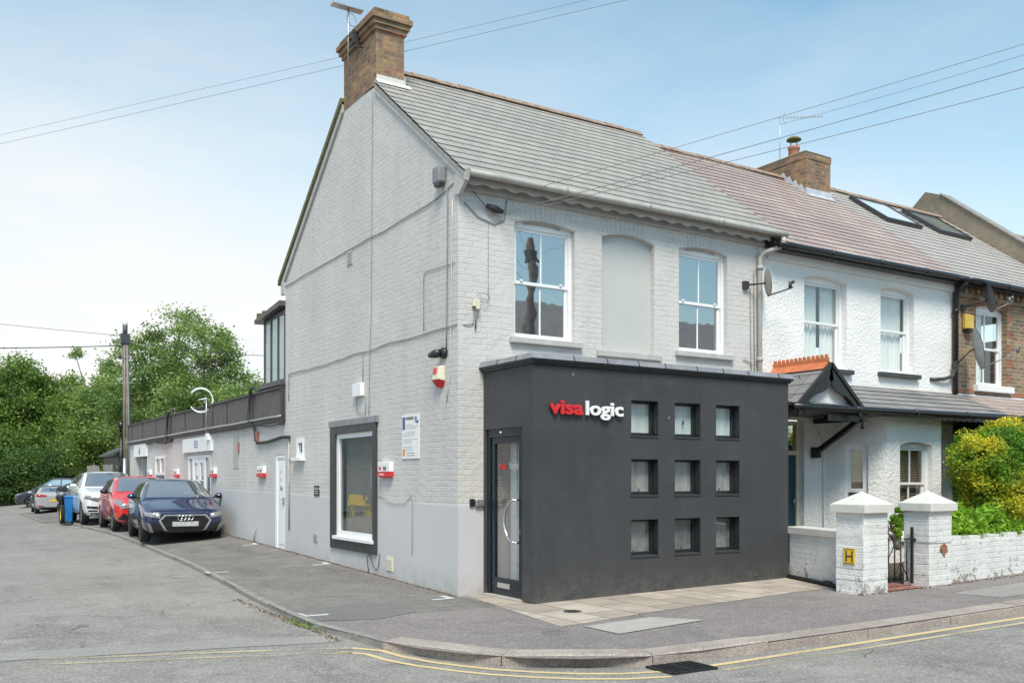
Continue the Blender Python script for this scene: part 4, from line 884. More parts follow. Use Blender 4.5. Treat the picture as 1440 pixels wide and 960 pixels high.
m = MB(); m.box((6.0,-1.02,2.44),(6.95,-.94,2.53)); m.build('porch_beam', 'black_paint', wh)
m = MB(); m.tube([(6.9,-.02,2.42),(7.10,-.02,2.22),(7.12,-.02,2.1),(7.12,-.02,.1)], .012, 6); m.build('cable', 'smooth_white', wh)
# terrace roof (white house part)
N = (-.24, 5.365, .752, 3.32)
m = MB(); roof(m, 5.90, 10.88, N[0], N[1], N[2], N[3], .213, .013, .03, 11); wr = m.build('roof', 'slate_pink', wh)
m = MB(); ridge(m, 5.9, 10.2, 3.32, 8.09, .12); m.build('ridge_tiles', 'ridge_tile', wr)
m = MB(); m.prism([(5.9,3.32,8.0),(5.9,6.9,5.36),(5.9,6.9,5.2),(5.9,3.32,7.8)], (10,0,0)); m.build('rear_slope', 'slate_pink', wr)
m = MB(); gutter(m, (5.72,-.30,5.30), (10.9,-.30,5.32), .055); m.box((5.75,-.24,5.25),(10.9,-.21,5.37)); m.box((5.74,-.21,5.24),(10.9,-.004,5.26)); m.prism([(5.66,-.27,5.30),(5.66,.02,5.30),(5.66,.02,5.6),(5.66,-.2,5.42)], (.06,0,0)); m.build('gutter', 'black_paint', wr)
m = MB(); m.box((5.75,-.05,5.12),(10.86,-.004,5.24)); m.build('eaves_course', 'smooth_white', wh)
# chimney between the two houses
def rz_(y): return N[1]+N[2]*(y-N[0])
CX0, CX1, CY0, CY1, CZ = 9.83, 10.62, 2.65, 4.6, 8.44
m = MB(); m.box((CX0,CY0,7.0),(CX1,CY1,CZ)); m.box((CX0-.012,CY0-.012,CZ-.15),(CX1+.012,CY1+.012,CZ-.02)); ch = m.build('chimney', 'stock', wh)
m = MB(); e = .02; a_ = [(CX0-e,CY0-e),(CX1+e,CY0-e),(CX1+e,CY1+e),(CX0-e,CY1+e)]; m.hexa([(x,y,CZ-.018) for x, y in a_],[(CX0+.12,CY0+.12,CZ+.07),(CX1-.12,CY0+.12,CZ+.07),(CX1-.12,CY1-.12,CZ+.07),(CX0+.12,CY1-.12,CZ+.07)]); m.build('coping', 'moss', ch)
m = MB(); m.lathe([(.125,0),(.115,.20),(.13,.21),(.13,.27),(.09,.27),(.09,.15)], (10.16,3.25,CZ+.05), 'z', 18); cp = m.build('chimney_pot', 'pot', ch)
m = MB(); m.lathe([(0,.48),(.10,.475),(.15,.44),(.16,.41),(.14,.405),(0,.43)], (10.16,3.25,CZ+.05), 'z', 18)
for a in (0,1.57,3.14,4.71): m.tube([(10.16+.09*math.cos(a),3.25+.09*math.sin(a),CZ+.25),(10.16+.09*math.cos(a),3.25+.09*math.sin(a),CZ+.47)], .008, 5)
m.build('cowl', 'moss', ch)
for y in (2.95,3.85,4.25):
    m = MB(); m.lathe([(.10,0),(.10,.06),(.07,.10),(.0,.12)], (10.16,y,CZ+.03), 'z', 12); m.build('capped_pot', 'ridge_tile', ch)
m = MB()
m.prism([(CX0-.015,CY0-.04,rz_(CY0-.04)-.02),(CX0-.015,3.32,rz_(3.32)-.02)]+[(CX0-.015,3.32-.08*k, rz_(3.32-.08*k)+(.15 if k % 2 else .06)) for k in range(0,9)]+[(CX0-.015,CY0-.04,rz_(CY0-.04)+.13)], (.018,0,0))
m.box((CX0-.02,CY0-.03,rz_(CY0)-.06),(CX1+.02,CY0-.001,rz_(CY0)+.12)); m.prism([(CX0-.05,CY0-.02,rz_(CY0-.02)+.02),(CX1+.05,CY0-.02,rz_(CY0-.02)+.02),(CX1+.05,CY0-.14,rz_(CY0-.14)+.02),(CX0-.05,CY0-.14,rz_(CY0-.14)+.02)], (0,0,.01)); m.build('flashing', 'lead_light', ch)
ae = empty('tv_aerial', (10.0,3.5,8.4), 'thin many pronged tv aerial on a mast beside the smaller chimney', 'aerial')
MB().tube([(10.0,3.5,8.42),(10.0,3.5,9.46)], .009, 6).build('mast', 'alu', ae)
m = MB(); q0 = Vector((9.97,3.52,9.44)); dq = Vector((.8457,-.5338,.03)); m.bar(q0, q0+dq*.98, .010)
for k in range(11): c_ = q0+dq*(.2+.075*k); m.bar(c_-Vector((.5338,.8457,0))*.07, c_+Vector((.5338,.8457,0))*.07, .008)
for s in (-1,1): c_ = q0+dq*.16; m.bar(c_+Vector((.04*s,.03*s,.17*s)), c_+Vector((-.02,.04,0)), .012)
m.build('elements', 'grey_paint', ae)
# ------------------------------------------------------------ brick house
bh = empty('brick_house', (13.2,0,.15), 'brown stock brick terraced house with red brick window arch and two roof windows', 'building')
C1 = arch(11.66,12.76,3.38,4.90,.09)
m = MB(); wall(m, F0, [(10.885,-.1),(19.,-.1),(19.,5.30),(10.885,5.30)], [C1, [(12.0,.8),(13.8,.8),(13.8,2.2),(12.0,2.2)]], .15); m.build('front_wall', 'stock_house', bh)
sash(bh, F0, 11.66, 12.76, 3.38, 4.89, .09, .12, 'glass_clear', sill='smooth_white', curtain=('curtain','curtain',[(0,.55)]), vent=False, sillh=.13, sillproud=.10, cols=1)
m = MB(); n = 15
for k in range(n):
    t = (k+.5)/n; u = 11.62+1.18*t; z = 4.90+.09*4*t*(1-t)+.005; w_ = 1.18/n/2-.004; ln = (t-.5)*.2
    m.hexa([(u-w_,-.008,z),(u+w_,-.008,z),(u+w_,.02,z),(u-w_,.02,z)],[(u-w_+ln,-.008,z+.24),(u+w_+ln,-.008,z+.24),(u+w_+ln,.02,z+.24),(u-w_+ln,.02,z+.24)])
for k in range(7): z = 3.5+.3*k; m.box((12.765,-.006,z),(12.765+(.22 if k % 2 else .11),.01,z+.145))
m.box((10.9,-.006,3.20),(11.55,.01,3.28)); m.box((12.95,-.006,3.20),(19,.01,3.28)); m.box((11.3,-.006,4.25),(11.6,.01,4.32)); m.build('red_brick_dressing', 'red_brick', bh)
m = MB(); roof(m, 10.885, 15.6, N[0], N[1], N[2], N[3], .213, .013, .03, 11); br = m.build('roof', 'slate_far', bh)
m = MB(); ridge(m, 11.05, 15.55, 3.32, 8.09, .12); m.build('ridge_tiles', 'ridge_tile', br)
m = MB(); gutter(m, (10.92,-.30,5.32), (19,-.30,5.34), .055); m.box((10.9,-.24,5.25),(19,-.21,5.37)); m.box((10.9,-.21,5.24),(19,-.004,5.26)); m.build('gutter', 'black_paint', br)
m = MB()
for k in range(40): m.box((11.0+.2*k,-.07,5.14),(11.1+.2*k,-.004,5.24))
m.box((10.9,-.04,5.06),(19,-.004,5.14)); m.build('dentil_course', 'stock_house', bh)
m = MB(); m.tube([(10.86,-.30,5.28),(10.86,-.12,5.12),(10.86,-.08,5.0),(10.86,-.08,3.15)], .05, 10)
for z in (4.7,3.7): m.tube([(10.86,-.08,z),(10.86,-.08,z+.08)], .062, 10)
m.build('downpipe', 'black_paint', bh)
# roof windows
def roofwin(xc, yc, w_, l_, gm_):
    nrm = Vector((0,-N[2],1)).normalized(); up = Vector((0,1,N[2])).normalized(); o = Vector((xc, yc, rz_(yc))); X = Vector((1,0,0))
    def P(a, b, h): return o+X*a+up*b+nrm*h
    m = MB(); t = .065
    for (a, b, c_, d) in ((-w_/2,-w_/2+t,-l_/2,l_/2),(w_/2-t,w_/2,-l_/2,l_/2),(-w_/2+t,w_/2-t,-l_/2,-l_/2+t),(-w_/2+t,w_/2-t,l_/2-t,l_/2)):
        m.hexa([P(a,c_,.01),P(b,c_,.01),P(b,d,.01),P(a,d,.01)],[P(a,c_,.10),P(b,c_,.10),P(b,d,.10),P(a,d,.10)])
    w = m.build('roof_window', 'dark_frame', bh); m = MB(); a, b = w_/2-t, l_/2-t
    m.hexa([P(-a,-b,.08),P(a,-b,.08),P(a,b,.07),P(-a,b,.07)],[P(-a,-b,.08),P(a,-b,.08),P(a,b,.08),P(-a,b,.08)]); m.build('pane', gm_, w)
roofwin(12.23, 2.48, 1.25, 1.22, 'glass_frost'); roofwin(14.12, 2.48, 1.25, 1.22, 'glass_side')
m = MB(); m.prism([(15.62,-.35,5.25),(15.62,-.35,5.68),(15.62,3.32,8.62),(15.62,3.75,8.80),(15.62,7,6.0),(15.62,7,5.25)], (.34,0,0)); pwall = m.build('party_wall_parapet', 'cement', bh)
m = MB(); m.prism([(15.58,-.36,5.685),(15.58,3.32,8.625),(15.58,3.32,8.66),(15.58,-.36,5.72)], (.42,0,0)); m.build('coping', 'concrete_kerb', pwall)
# house beyond the parapet
fh = empty('far_house', (19,3,.2), 'far terraced house beyond the sloping parapet, only its slate roof showing', 'building')
m = MB(); m.box((19.01,.0,-.1),(30,7,5.3)); m.build('wall', 'stock_house', fh)
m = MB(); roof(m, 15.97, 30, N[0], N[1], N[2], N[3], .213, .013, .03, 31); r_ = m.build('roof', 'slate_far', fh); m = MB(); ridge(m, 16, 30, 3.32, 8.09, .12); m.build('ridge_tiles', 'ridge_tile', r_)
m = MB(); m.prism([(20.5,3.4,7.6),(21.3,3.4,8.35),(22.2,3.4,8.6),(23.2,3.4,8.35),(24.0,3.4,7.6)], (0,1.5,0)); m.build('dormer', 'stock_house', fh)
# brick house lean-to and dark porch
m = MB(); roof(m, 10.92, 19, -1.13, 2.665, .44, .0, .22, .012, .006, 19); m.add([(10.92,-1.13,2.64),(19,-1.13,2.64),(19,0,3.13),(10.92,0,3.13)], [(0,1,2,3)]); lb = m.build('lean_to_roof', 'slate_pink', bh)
m = MB(); gutter(m, (10.97,-1.19,2.64), (19,-1.19,2.66), .05); m.box((10.9,-1.14,2.56),(19,-1.12,2.64)); m.box((10.9,-1.12,2.55),(19,-.02,2.565)); m.build('gutter', 'black_paint', lb)
m = MB(); m.box((10.9,-.98,.1),(11.0,-.02,2.55)); m.box((11.0,-.9,2.1),(19,-.8,2.55)); m.build('porch_timber', 'black_paint', bh)
m = MB(); pts = [(10.95+.4*k, -.012, 3.18) for k in range(20)]; m.add(pts+[(p[0],-.16,3.06) for p in pts], [(k, k+1, k+21, k+20) for k in range(19)]); m.build('flashing', 'lead_light', lb)
m = MB(); m.box((11.7,-.75,.1),(14,-.02,2.2)); m.build('bay', 'stock_house', bh)
# ------------------------------------------------------------ front garden
sheet('garden_soil', [(4.95,-1.19),(4.6,-2.7),(6,-2.85),(12,-2.7),(30,-2.3),(30,.3),(4.95,.0)], gz, 'soil', .006)
sheet('path', [(4.70,-3.03),(5.42,-3.07),(5.75,-1.2),(5.1,-1.2)], gz, 'tile_red', .012)
def pillar(x, y, w_, d_, label):
    p = empty('gate_pillar', (x+w_/2, y+d_/2, .06), label, 'gate pillar'); m = MB(); n = 8
    for k in range(n):
        z0, z1 = -.05+1.15*k/n, -.05+1.15*(k+1)/n; j = [random.uniform(-.006,.006) for _ in range(4)]
        m.hexa([(x+j[0],y+j[1],z0),(x+w_+j[2],y+j[1],z0),(x+w_+j[2],y+d_+j[3],z0),(x+j[0],y+d_+j[3],z0)],[(x+j[1],y+j[0],z1),(x+w_+j[3],y+j[0],z1),(x+w_+j[3],y+d_+j[2],z1),(x+j[1],y+d_+j[2],z1)])
    m.build('shaft', 'paint_pillar', p, bevel=.004)
    m = MB(); e = .055; z = 1.10; a = [(x-e,y-e,z),(x+w_+e,y-e,z),(x+w_+e,y+d_+e,z),(x-e,y+d_+e,z)]; b = [(q[0],q[1],z+.10) for q in a]
    m.hexa(a, b); m.add([(q[0],q[1],z+.101) for q in a]+[(x+w_/2,y+d_/2,1.37)], [(0,1,4),(1,2,4),(2,3,4),(3,0,4)]); m.build('cap', 'cope', p)
    return p
def chipped():
    painted_brick('paint_pillar', (.76, .76, .75), None, grime=.8, chips=.8)
chipped()
p1_ = pillar(4.17,-3.05,.49,.42, 'white painted brick gate pillar with yellow hydrant plate, left of the iron gate')
p2_ = pillar(5.47,-3.10,.50,.38, 'white painted brick gate pillar right of the iron gate with a bare red patch')
m = MB(); m.prism([(5.72,-3.108,.63),(5.80,-3.108,.66),(5.86,-3.108,.62),(5.88,-3.108,.54),(5.82,-3.108,.52),(5.80,-3.108,.46),(5.75,-3.108,.53),(5.70,-3.108,.56)], (0,.006,0)); m.build('bare_brick', 'red_brick', p2_)
S1 = SD(4.155)
hp = empty('hydrant_plate', (4.155,-2.84,.52), 'small yellow plate with black H on the left gate pillar', 'sign')
m = MB(); pbox(m, S1, -2.93,-2.76,-.006,.006,.44,.64); m.build('plate', 'yellow', hp)
m = MB()
for q in ((-2.905,-2.885,.47,.61),(-2.815,-2.795,.47,.61),(-2.885,-2.815,.53,.55)): pbox(m, S1, q[0], q[1], -.010, -.0061, q[2], q[3])
for q in ((-2.925,-2.765,.628,.634),(-2.925,-2.765,.446,.452)): pbox(m, S1, q[0], q[1], -.009, -.0061, q[2], q[3])
m.build('letter', 'ink', hp)
lw = empty('low_wall', (4.7,-1.9,.06), 'low white painted brick wall with stone coping between charcoal extension and gate pillar', 'wall')
PW, LW = PLN((4.93,-1.2),(4.50,-2.66))
m = MB(); hx(m, PW, 0, LW, 0, .22, -.1, .72); m.build('brickwork', 'paint_pillar', lw); m = MB(); hx(m, PW, 0, LW, -.04, .26, .722, .83); m.build('coping', 'cope', lw, bevel=.01)
m = MB(); m.tube([PW(.05,-.05,.10),PW(.6,-.06,.10),PW(1.0,-.08,.09),PW(1.3,-.1,.09),PW(1.42,-.14,.10)], .028, 8); m.tube([PW(1.0,-.08,.10),PW(1.12,-.09,.10)], .045, 8); m.tube([PW(1.32,-.1,.08),PW(1.42,-.14,.09)],.05,8); o = m.build('waste_pipe', 'cable', loc=PW(.7,-.06,.07)); tag(o, 'black plastic pipe lying along the foot of the low white wall', 'pipe')
gw = empty('garden_wall', (9,-2.85,.1), 'long low white painted brick garden wall with notched top in front of the shrubs', 'wall')
PG, LG = PLN((5.98,-2.97),(22,-2.2)); m = MB(); hx(m, PG, 0, LG, 0, .2, -.1, .655); m.build('brickwork', 'paint_pillar', gw)
m = MB(); u = .02
while u < LG-.4: hx(m, PG, u+.16, u+.44, .005, .195, .655, .73+random.uniform(-.012,.012)); u += .52
m.build('crenellation', 'paint_pillar', gw)
# iron gate
gt = empty('garden_gate', (5.07,-2.86,.1), 'rusty black wrought iron garden gate standing between the two white pillars', 'gate')
gy = -2.88; m = MB(); m.box((5.40,gy-.015,.12),(5.43,gy+.015,.88)); m.box((4.70,gy-.01,.12),(4.72,gy+.01,.85)); m.bar((4.70,gy,.16),(5.41,gy,.16),.014); m.bar((4.70,gy,.83),(4.98,gy,.85),.012); m.bar((5.25,gy,.72),(5.45,gy,.72),.02); m.tube([(5.43,gy,.72),(5.50,gy,.70)],.03,8); m.build('frame', 'iron', gt)
for k in range(5):
    x = 4.78+.13*k; MB().tube([(x,gy,.16),(x,gy,.80-.05*abs(k-2) if k else .84)], .010, 6).build('bar', 'iron', gt)
m = MB()
def scroll(cx, cz, r, s=1, a0=0):
    m.tube([(cx+s*r*(1-t*.75)*math.cos(a0+t*7.5), gy, cz+r*(1-t*.75)*math.sin(a0+t*7.5)) for t in np.linspace(0,1,22)], .008, 5)
for cx, s in ((4.80,1),(4.92,-1)): scroll(cx, .90, .05, s)
for cx, s in ((4.78,1),(5.04,-1),(4.95,1)): scroll(cx, .74, .045, s)
m.tube([(4.72,gy,.86),(4.78,gy,.97),(4.86,gy,.99),(4.94,gy,.96),(5.0,gy,.86)], .010, 6)
m.tube([(4.72,gy,.74),(4.91,gy,.48),(5.1,gy,.74)], .008, 5); m.tube([(5.0,gy,.18),(5.17,gy,.42),(5.34,gy,.18)], .008, 5); scroll(5.17,.24,.045); scroll(4.85,.24,.045,-1); m.build('scrollwork', 'iron', gt)
# ------------------------------------------------------------ fixtures on the gable wall
t = empty('alarm_box', (0,.47,2.76), 'white and red burglar alarm box high on the side wall near the corner', 'alarm')
m = MB(); m.hexa([(-.10,.38,2.86),(-.10,.56,2.86),(0,.58,2.84),(0,.36,2.84)],[(-.075,.37,3.04),(-.075,.57,3.04),(0,.58,3.05),(0,.36,3.05)]); m.build('cover', 'cream', t, bevel=.008)
m = MB(); m.hexa([(-.05,.42,2.76),(-.05,.50,2.76),(0,.52,2.76),(0,.40,2.76)],[(-.10,.38,2.858),(-.10,.56,2.858),(0,.58,2.845),(0,.36,2.845)]); m.build('lens', 'red', t)
m = MB(); m.hexa([(-.096,.44,2.94),(-.096,.54,2.94),(-.09,.54,2.94),(-.09,.44,2.94)],[(-.084,.44,3.02),(-.084,.54,3.02),(-.078,.54,3.02),(-.078,.44,3.02)]); m.build('label', 'sign_red', t)
t = empty('security_camera', (0,.42,3.2), 'small black security camera directly above the red and white alarm box', 'camera')
m = MB(); m.lathe([(0,-.001),(.075,-.001),(.075,-.05),(.06,-.06),(0,-.06)], (0,.36,3.21), 'x', 16); m.build('base', 'charcoal', t)
m = MB(); m.tube([(-.07,.38,3.21),(-.10,.46,3.205),(-.13,.56,3.19)], [.055,.058,.035], 14); m.build('camera_head', 'charcoal', t)
t = empty('wall_lamp', (0,.40,5.45), 'dark grey wall light box under the roof verge at the corner', 'lamp'); m = MB(); m.box((-.13,.30,5.47),(-.02,.50,5.70)); m.build('housing', 'lead', t, bevel=.02); m = MB(); m.box((-.11,.32,5.44),(-.03,.48,5.47)); m.build('lens', 'charcoal', t)
t = empty('junction_box', (0,3.23,2.84), 'white square junction box above the big side window', 'junction box'); m = MB(); m.box((-.07,3.06,2.84),(0,3.40,3.05)); m.build('box', 'white_upvc', t, bevel=.008)
m = MB(); m.tube([(-.012,3.10,3.05),(-.012,3.10,3.54)], .006, 5); m.tube([(-.015,3.0,2.84),(-.015,3.0,2.52)], .006, 5); m.tube([(-.015,3.34,2.84),(-.015,3.34,2.60),(-.015,3.05,2.56)], .006, 5); m.build('lead', 'cable_grey', t)
# parking notice
t = empty('parking_notice', (0,1.38,1.82), 'white parking warning notice with blue corner panels on the side wall', 'sign')
m = MB(); pbox(m, S0, 1.11,1.66,-.014,-.004,1.82,2.45); m.build('board', 'white', t)
m = MB(); pbox(m, S0, 1.56,1.64,-.017,-.0141,2.24,2.42); pbox(m, S0, 1.13,1.20,-.017,-.0141,2.32,2.36); text(m, S0, 'P', 1.245, 2.33, .12, d=-.0155, ext=.001, offset=.003, flip=True); m.build('blue_panel', 'sign_blue', t)
m = MB(); text(m, S0, 'WARNING', 1.54, 2.375, .062, d=-.0155, ext=.001, offset=.001, flip=True, sx=.88); m.build('heading', 'ink', t)
random.seed(4)
for k in range(15):
    z = 2.30-.026*k; L = random.uniform(.25,.46)
    if k in (3,7,11): continue
    m = MB()
    u = 1.62 if k > 4 else 1.54
    while u > 1.62-L: w_ = random.uniform(.02,.05); pbox(m, S0, u-w_, u, -.0155, -.0141, z, z+.006); u -= w_+.01
    m.build('print_line', 'ink_grey', t)
m = MB(); pbox(m, S0, 1.56,1.63,-.0165,-.0141,1.86,1.95); m.build('orange_mark', 'orange', t)
m = MB()
for z in (1.86,1.895): pbox(m, S0, 1.25,1.50,-.0155,-.0141,z,z+.009)
m.build('footer', 'ink_grey', t)
# red and white boxes
def alarmsign(y, z, w_, label, i):
    t = empty('sign_box', (0,y,z), label, 'sign', 'small red and white sign boxes along the side walls')
    m = MB(); pbox(m, S0, y-w_/2, y+w_/2, -.07, .0, z+.085, z+.23); m.build('upper_box', 'white', t, bevel=.006)
    m = MB(); pbox(m, S0, y-w_/2-.004, y+w_/2+.004, -.078, .0, z+.012, z+.0845); pbox(m, S0, y-w_/2+.05, y+w_/2-.05, -.06, .0, z, z+.012); m.build('lower_box', 'sign_red', t)
    m = MB(); text(m, S0, 'visa', y+w_*.42, z+.115, .095, d=-.0715, ext=.001, offset=.002, flip=True, sx=w_*1.62); m.build('red_lettering', 'sign_red', t)
    m = MB(); text(m, S0, 'logic', y+w_*.42-w_*.385, z+.115, .095, d=-.0715, ext=.001, offset=.002, flip=True, sx=w_*1.62); m.build('dark_lettering', 'ink', t)
    if i == 0:
        m = MB(); text(m, S0, 'OFFICE ENTRANCE', y+w_*.36, z+.035, .035, d=-.0795, ext=.0008, offset=.0, flip=True, sx=w_*1.5)
        M_ = m.build('white_lettering', 'white', t)
for i, (y, lab) in enumerate(((2.19,'red and white sign box just right of the big dark framed side window'),(8.28,'red and white sign box on the annexe wall next to the white side door'),(12.06,'red and white sign box right of the glazed double doors of the annexe'),(15.93,'red and white sign box between the glazed double doors and the two paned window'),(19.55,'farthest red and white sign box beside the recessed doorway'))):
    alarmsign(y, 1.55, .42, lab, i)
t = empty('name_plate', (0,5.16,1.22), 'two small black plates stacked on the side wall left of the big window', 'sign')
m = MB(); pbox(m, S0, 5.04,5.30,-.012,-.002,1.375,1.405); m.build('upper_plate', 'ink', t); m = MB(); pbox(m, S0, 5.04,5.30,-.012,-.002,1.22,1.34); m.build('lower_plate', 'ink', t)
m = MB()
for z in (1.305,1.265): pbox(m, S0, 5.09,5.26,-.0135,-.0121,z,z+.010)
m.build('plate_text', 'cope', t)
m = MB(); pbox(m, S0, 8.15,8.5,-.02,-.002,2.22,2.5); pbox(m, S0, 10.0,10.25,-.008,-.002,1.5,2.5)
o = MB(); pbox(o, S0, 10.05,10.45,-.010,-.002,1.75,2.45); o = o.build('blank_board', 'grey_paint', loc=(0,10.2,1.75)); tag(o, 'faint grey painted over board between the side door and the double doors', 'board')
o = MB(); pbox(o, S0, 9.98,10.04,-.03,-.002,2.1,2.32); o = o.build('rusty_box', 'tile_red', loc=(0,10.0,2.1)); tag(o, 'small brown rusty box on the annexe wall right of the painted over board', 'junction box')
for y, lab in ((8.75,'low thin stub pipe at the foot of the annexe wall nearest the side door'),(11.2,'low thin stub pipe at the foot of the annexe wall beside the dark blue car')):
    o = MB().tube([(-.05,y,gz(0,y)),(-.05,y,gz(0,y)+.26),(-.0,y,gz(0,y)+.27)], .014, 6).build('stub_pipe', 'grey_paint', loc=(-.05,y,gz(0,y))); tag(o, lab, 'pipe')
# cables across the gable
def cable(pts, r, mt, label, amp=.008, seed=0):
    P = []
    for a, b in zip(pts, pts[1:]):
        n = max(2, int((Vector(b)-Vector(a)).length/.25)); P += [tuple(Vector(a).lerp(Vector(b), k/n)) for k in range(n)]
    r *= .68
    P.append(pts[-1]); P = [(x, y+amp*noise.noise(Vector((i*.5,seed,1))), z+2*amp*noise.noise(Vector((i*.4,seed,7)))) for i, (x, y, z) in enumerate(P)]
    o = MB().tube(P, r, 6).build('wall_cable', mt, loc=pts[-1]); return tag(o, label, 'cable')
cable([(-.012,y,z) for y, z in ((6.86,5.23),(5.38,5.25),(4.03,5.27),(2.32,5.28),(.9,5.31),(.3,5.36),(.02,5.42))], .011, 'cable_grey', 'long cable clipped straight across the gable just below eaves height', .012, 1)
cable([(-.012,6.66,3.0),(-.012,6.64,3.52)]+[(-.012,y,z) for y, z in ((5.45,3.5),(3.42,3.53),(2.86,3.54),(1.82,3.55),(.9,3.54),(.02,3.55))]+[(.1,-.012,3.55),(.22,-.012,3.58),(.25,-.012,3.82)], .010, 'cable_grey', 'long cable running across the middle of the gable and round the corner', .015, 2)
cable([(-.012,2.72,7.55),(-.012,2.77,4.11),(-.012,2.83,3.5),(-.012,2.86,2.52)], .006, 'cable_grey', 'thin cable dropping straight down from the chimney to the big side window', .006, 3)
cable([(-.012,.08,4.36),(-.012,.90,4.40),(-.012,.97,4.36),(-.012,.97,3.58)], .007, 'cable_grey', 'short cable bent at a right angle on the side wall near the front corner', .006, 4)
cable([(-.014,.28,5.42),(-.014,.26,5.2),(-.014,.30,3.27)], .012, 'cable_grey', 'upright cable from the wall light box down to the security camera', .004, 5)
cable([(-.014,.13,5.2),(-.014,.20,2.9),(-.014,.30,2.55)], .010, 'paint_side', 'pale painted upright conduit beside the front corner of the gable', .004, 6)
cable([(-.014,2.52,1.27),(-.014,2.0,1.16),(-.014,1.55,1.17),(-.014,1.36,1.30),(-.014,1.33,1.2),(-.014,1.33,.45)], .006, 'cable_grey', 'thin loose cable drooping right of the big side window', .004, 7)
cable([(-.02,2.85,gz(0,2.85)),(-.03,2.9,.3),(-.03,2.8,.36),(-.03,2.66,.2),(-.03,2.55,.12),(-.03,2.45,.2),(-.02,2.45,.4)], .009, 'cable', 'black looped cable end at the foot of the wall below the big side window', .003, 8)
cable([(.08,-.014,5.15),(.3,-.014,4.98),(.55,-.014,4.93),(.70,-.014,5.0),(.74,-.014,5.28)], .010, 'cable_grey', 'cable looping across the top left of the front wall', .004, 9)
cable([(.45,-.014,4.95),(.45,-.014,3.9)], .004, 'cable_grey', 'faint thin upright cable on the front wall near the corner', .004, 10)
cable([(.05,-.014,5.30),(.15,-.03,5.34),(.3,-.05,5.2),(.4,-.06,5.12)], .008, 'cable', 'short black cable feeding the splice box under the gutter', .01, 11)
o = MB().tube([(.40,-.06,5.14),(.52,-.07,5.11),(.64,-.07,5.09)], [.03,.05,.03], 10).build('splice_box', 'cable', loc=(.5,-.06,5.1)); tag(o, 'black cable splice hanging on the front wall under the gutter', 'cable splice')
t = empty('bracket_hook', (.25,-.02,3.8), 'small old lamp bracket with curled wire on the front wall near the corner', 'bracket')
m = MB(); m.box((.20,-.05,3.80),(.30,-.004,3.9)); m.box((.235,-.09,3.76),(.275,-.05,3.88)); m.build('bracket', 'cream', t); m = MB(); m.tube([(.27+.10*math.cos(a)+.08,-.05,3.92+.06*math.sin(a)) for a in np.linspace(3.1,-2.2,18)], .005, 5); m.tube([(.25,-.04,3.8),(.25,-.02,3.5)], .012, 5); m.build('wire', 'cable_grey', t)
# overhead wires
def wire(a, b, sag, r, lab, mt='cable'):
    P = [Vector(a).lerp(Vector(b), k/24)-Vector((0,0,sag*4*(k/24)*(1-k/24))) for k in range(25)]
    o = MB().tube(P, r, 5).build('overhead_wire', mt, loc=tuple(P[0])); tag(o, lab, 'wire')
# satellite dishes
def dish(name, c, nrm, rad, mt, label, mount, arm):
    t = empty(name, mount, label, 'satellite dish'); nrm = Vector(nrm).normalized(); c = Vector(c)
    a = nrm.cross(Vector((0,0,1))).normalized(); b = a.cross(nrm); m = MB(); vs = []; n = 24; R_ = 7
    for i in range(R_+1):
        r = rad*i/R_
        for k in range(n):
            an = 2*math.pi*k/n; vs.append(c+a*r*math.cos(an)*.92+b*r*math.sin(an)+nrm*(.16*rad*(i/R_)**2))
    m.add(vs, [(i*n+k, i*n+(k+1)%n, (i+1)*n+(k+1)%n, (i+1)*n+k) for i in range(R_) for k in range(n)], True)
    vs2 = [v-nrm*.012 for v in vs]; m.add(vs2, [(i*n+k, (i+1)*n+k, (i+1)*n+(k+1)%n, i*n+(k+1)%n) for i in range(R_) for k in range(n)], True)
    m.build('reflector', mt, t)
    m = MB(); mo = Vector(mount); m.tube([c-nrm*.01, c-nrm*.08, mo], .016, 8); m.box(mo-Vector((.05,.03,.06)), mo+Vector((.05,.03,.06))); m.build('mount', 'dark_frame', t)
    low = c-b*rad*.95; f = c+nrm*arm-b*rad*.55; m = MB(); m.tube([low, f], .012, 6); m.tube([f-nrm*.05, f+b*.09-nrm*.03], .028, 8); m.tube([f-a*.06+b*.08,f+a*.06+b*.08], .022, 8); m.build('feed_arm', 'cable_grey' if mt != 'dish_cream' else 'dark_frame', t)
dish('satellite_dish', (5.50,-.22,4.66), (.84,-.54,.12), .22, 'dish_cream', 'cream satellite dish seen edge on beside the grey downpipe', (5.24,-.03,4.63), .42)
dish('satellite_dish', (11.52,-.33,5.0), (.74,-.66,.2), .27, 'dish', 'dark grey satellite dish at the top of the brick wall beside the window arch', (11.18,-.04,4.84), .42)
dish('satellite_dish', (10.98,-.40,3.98), (.68,-.72,.2), .40, 'dish_light', 'large light grey satellite dish clamped on the black downpipe', (10.80,-.12,3.70), .75)
o = MB().tube([(10.80,-.12,3.66),(10.72,-.10,3.48),(10.5,-.07,3.42),(10.15,-.02,3.40)], .035, 8).build('conduit', 'dark_frame', loc=(10.15,-.02,3.40)); tag(o, 'bent dark pipe from white house wall to the large light grey dish', 'pipe')
t = empty('alarm_box', (11.3,0,4.35), 'yellow alarm box with dark base on the brick wall', 'alarm'); m = MB(); m.box((11.18,-.10,4.43),(11.45,-.004,4.72)); m.build('cover', 'yellow_box', t, bevel=.02); m = MB(); m.lathe([(0,-.08),(.07,-.06),(.115,.0),(.12,.0)], (11.315,-.07,4.43), 'z', 14); m.build('lens', 'dark_frame', t)
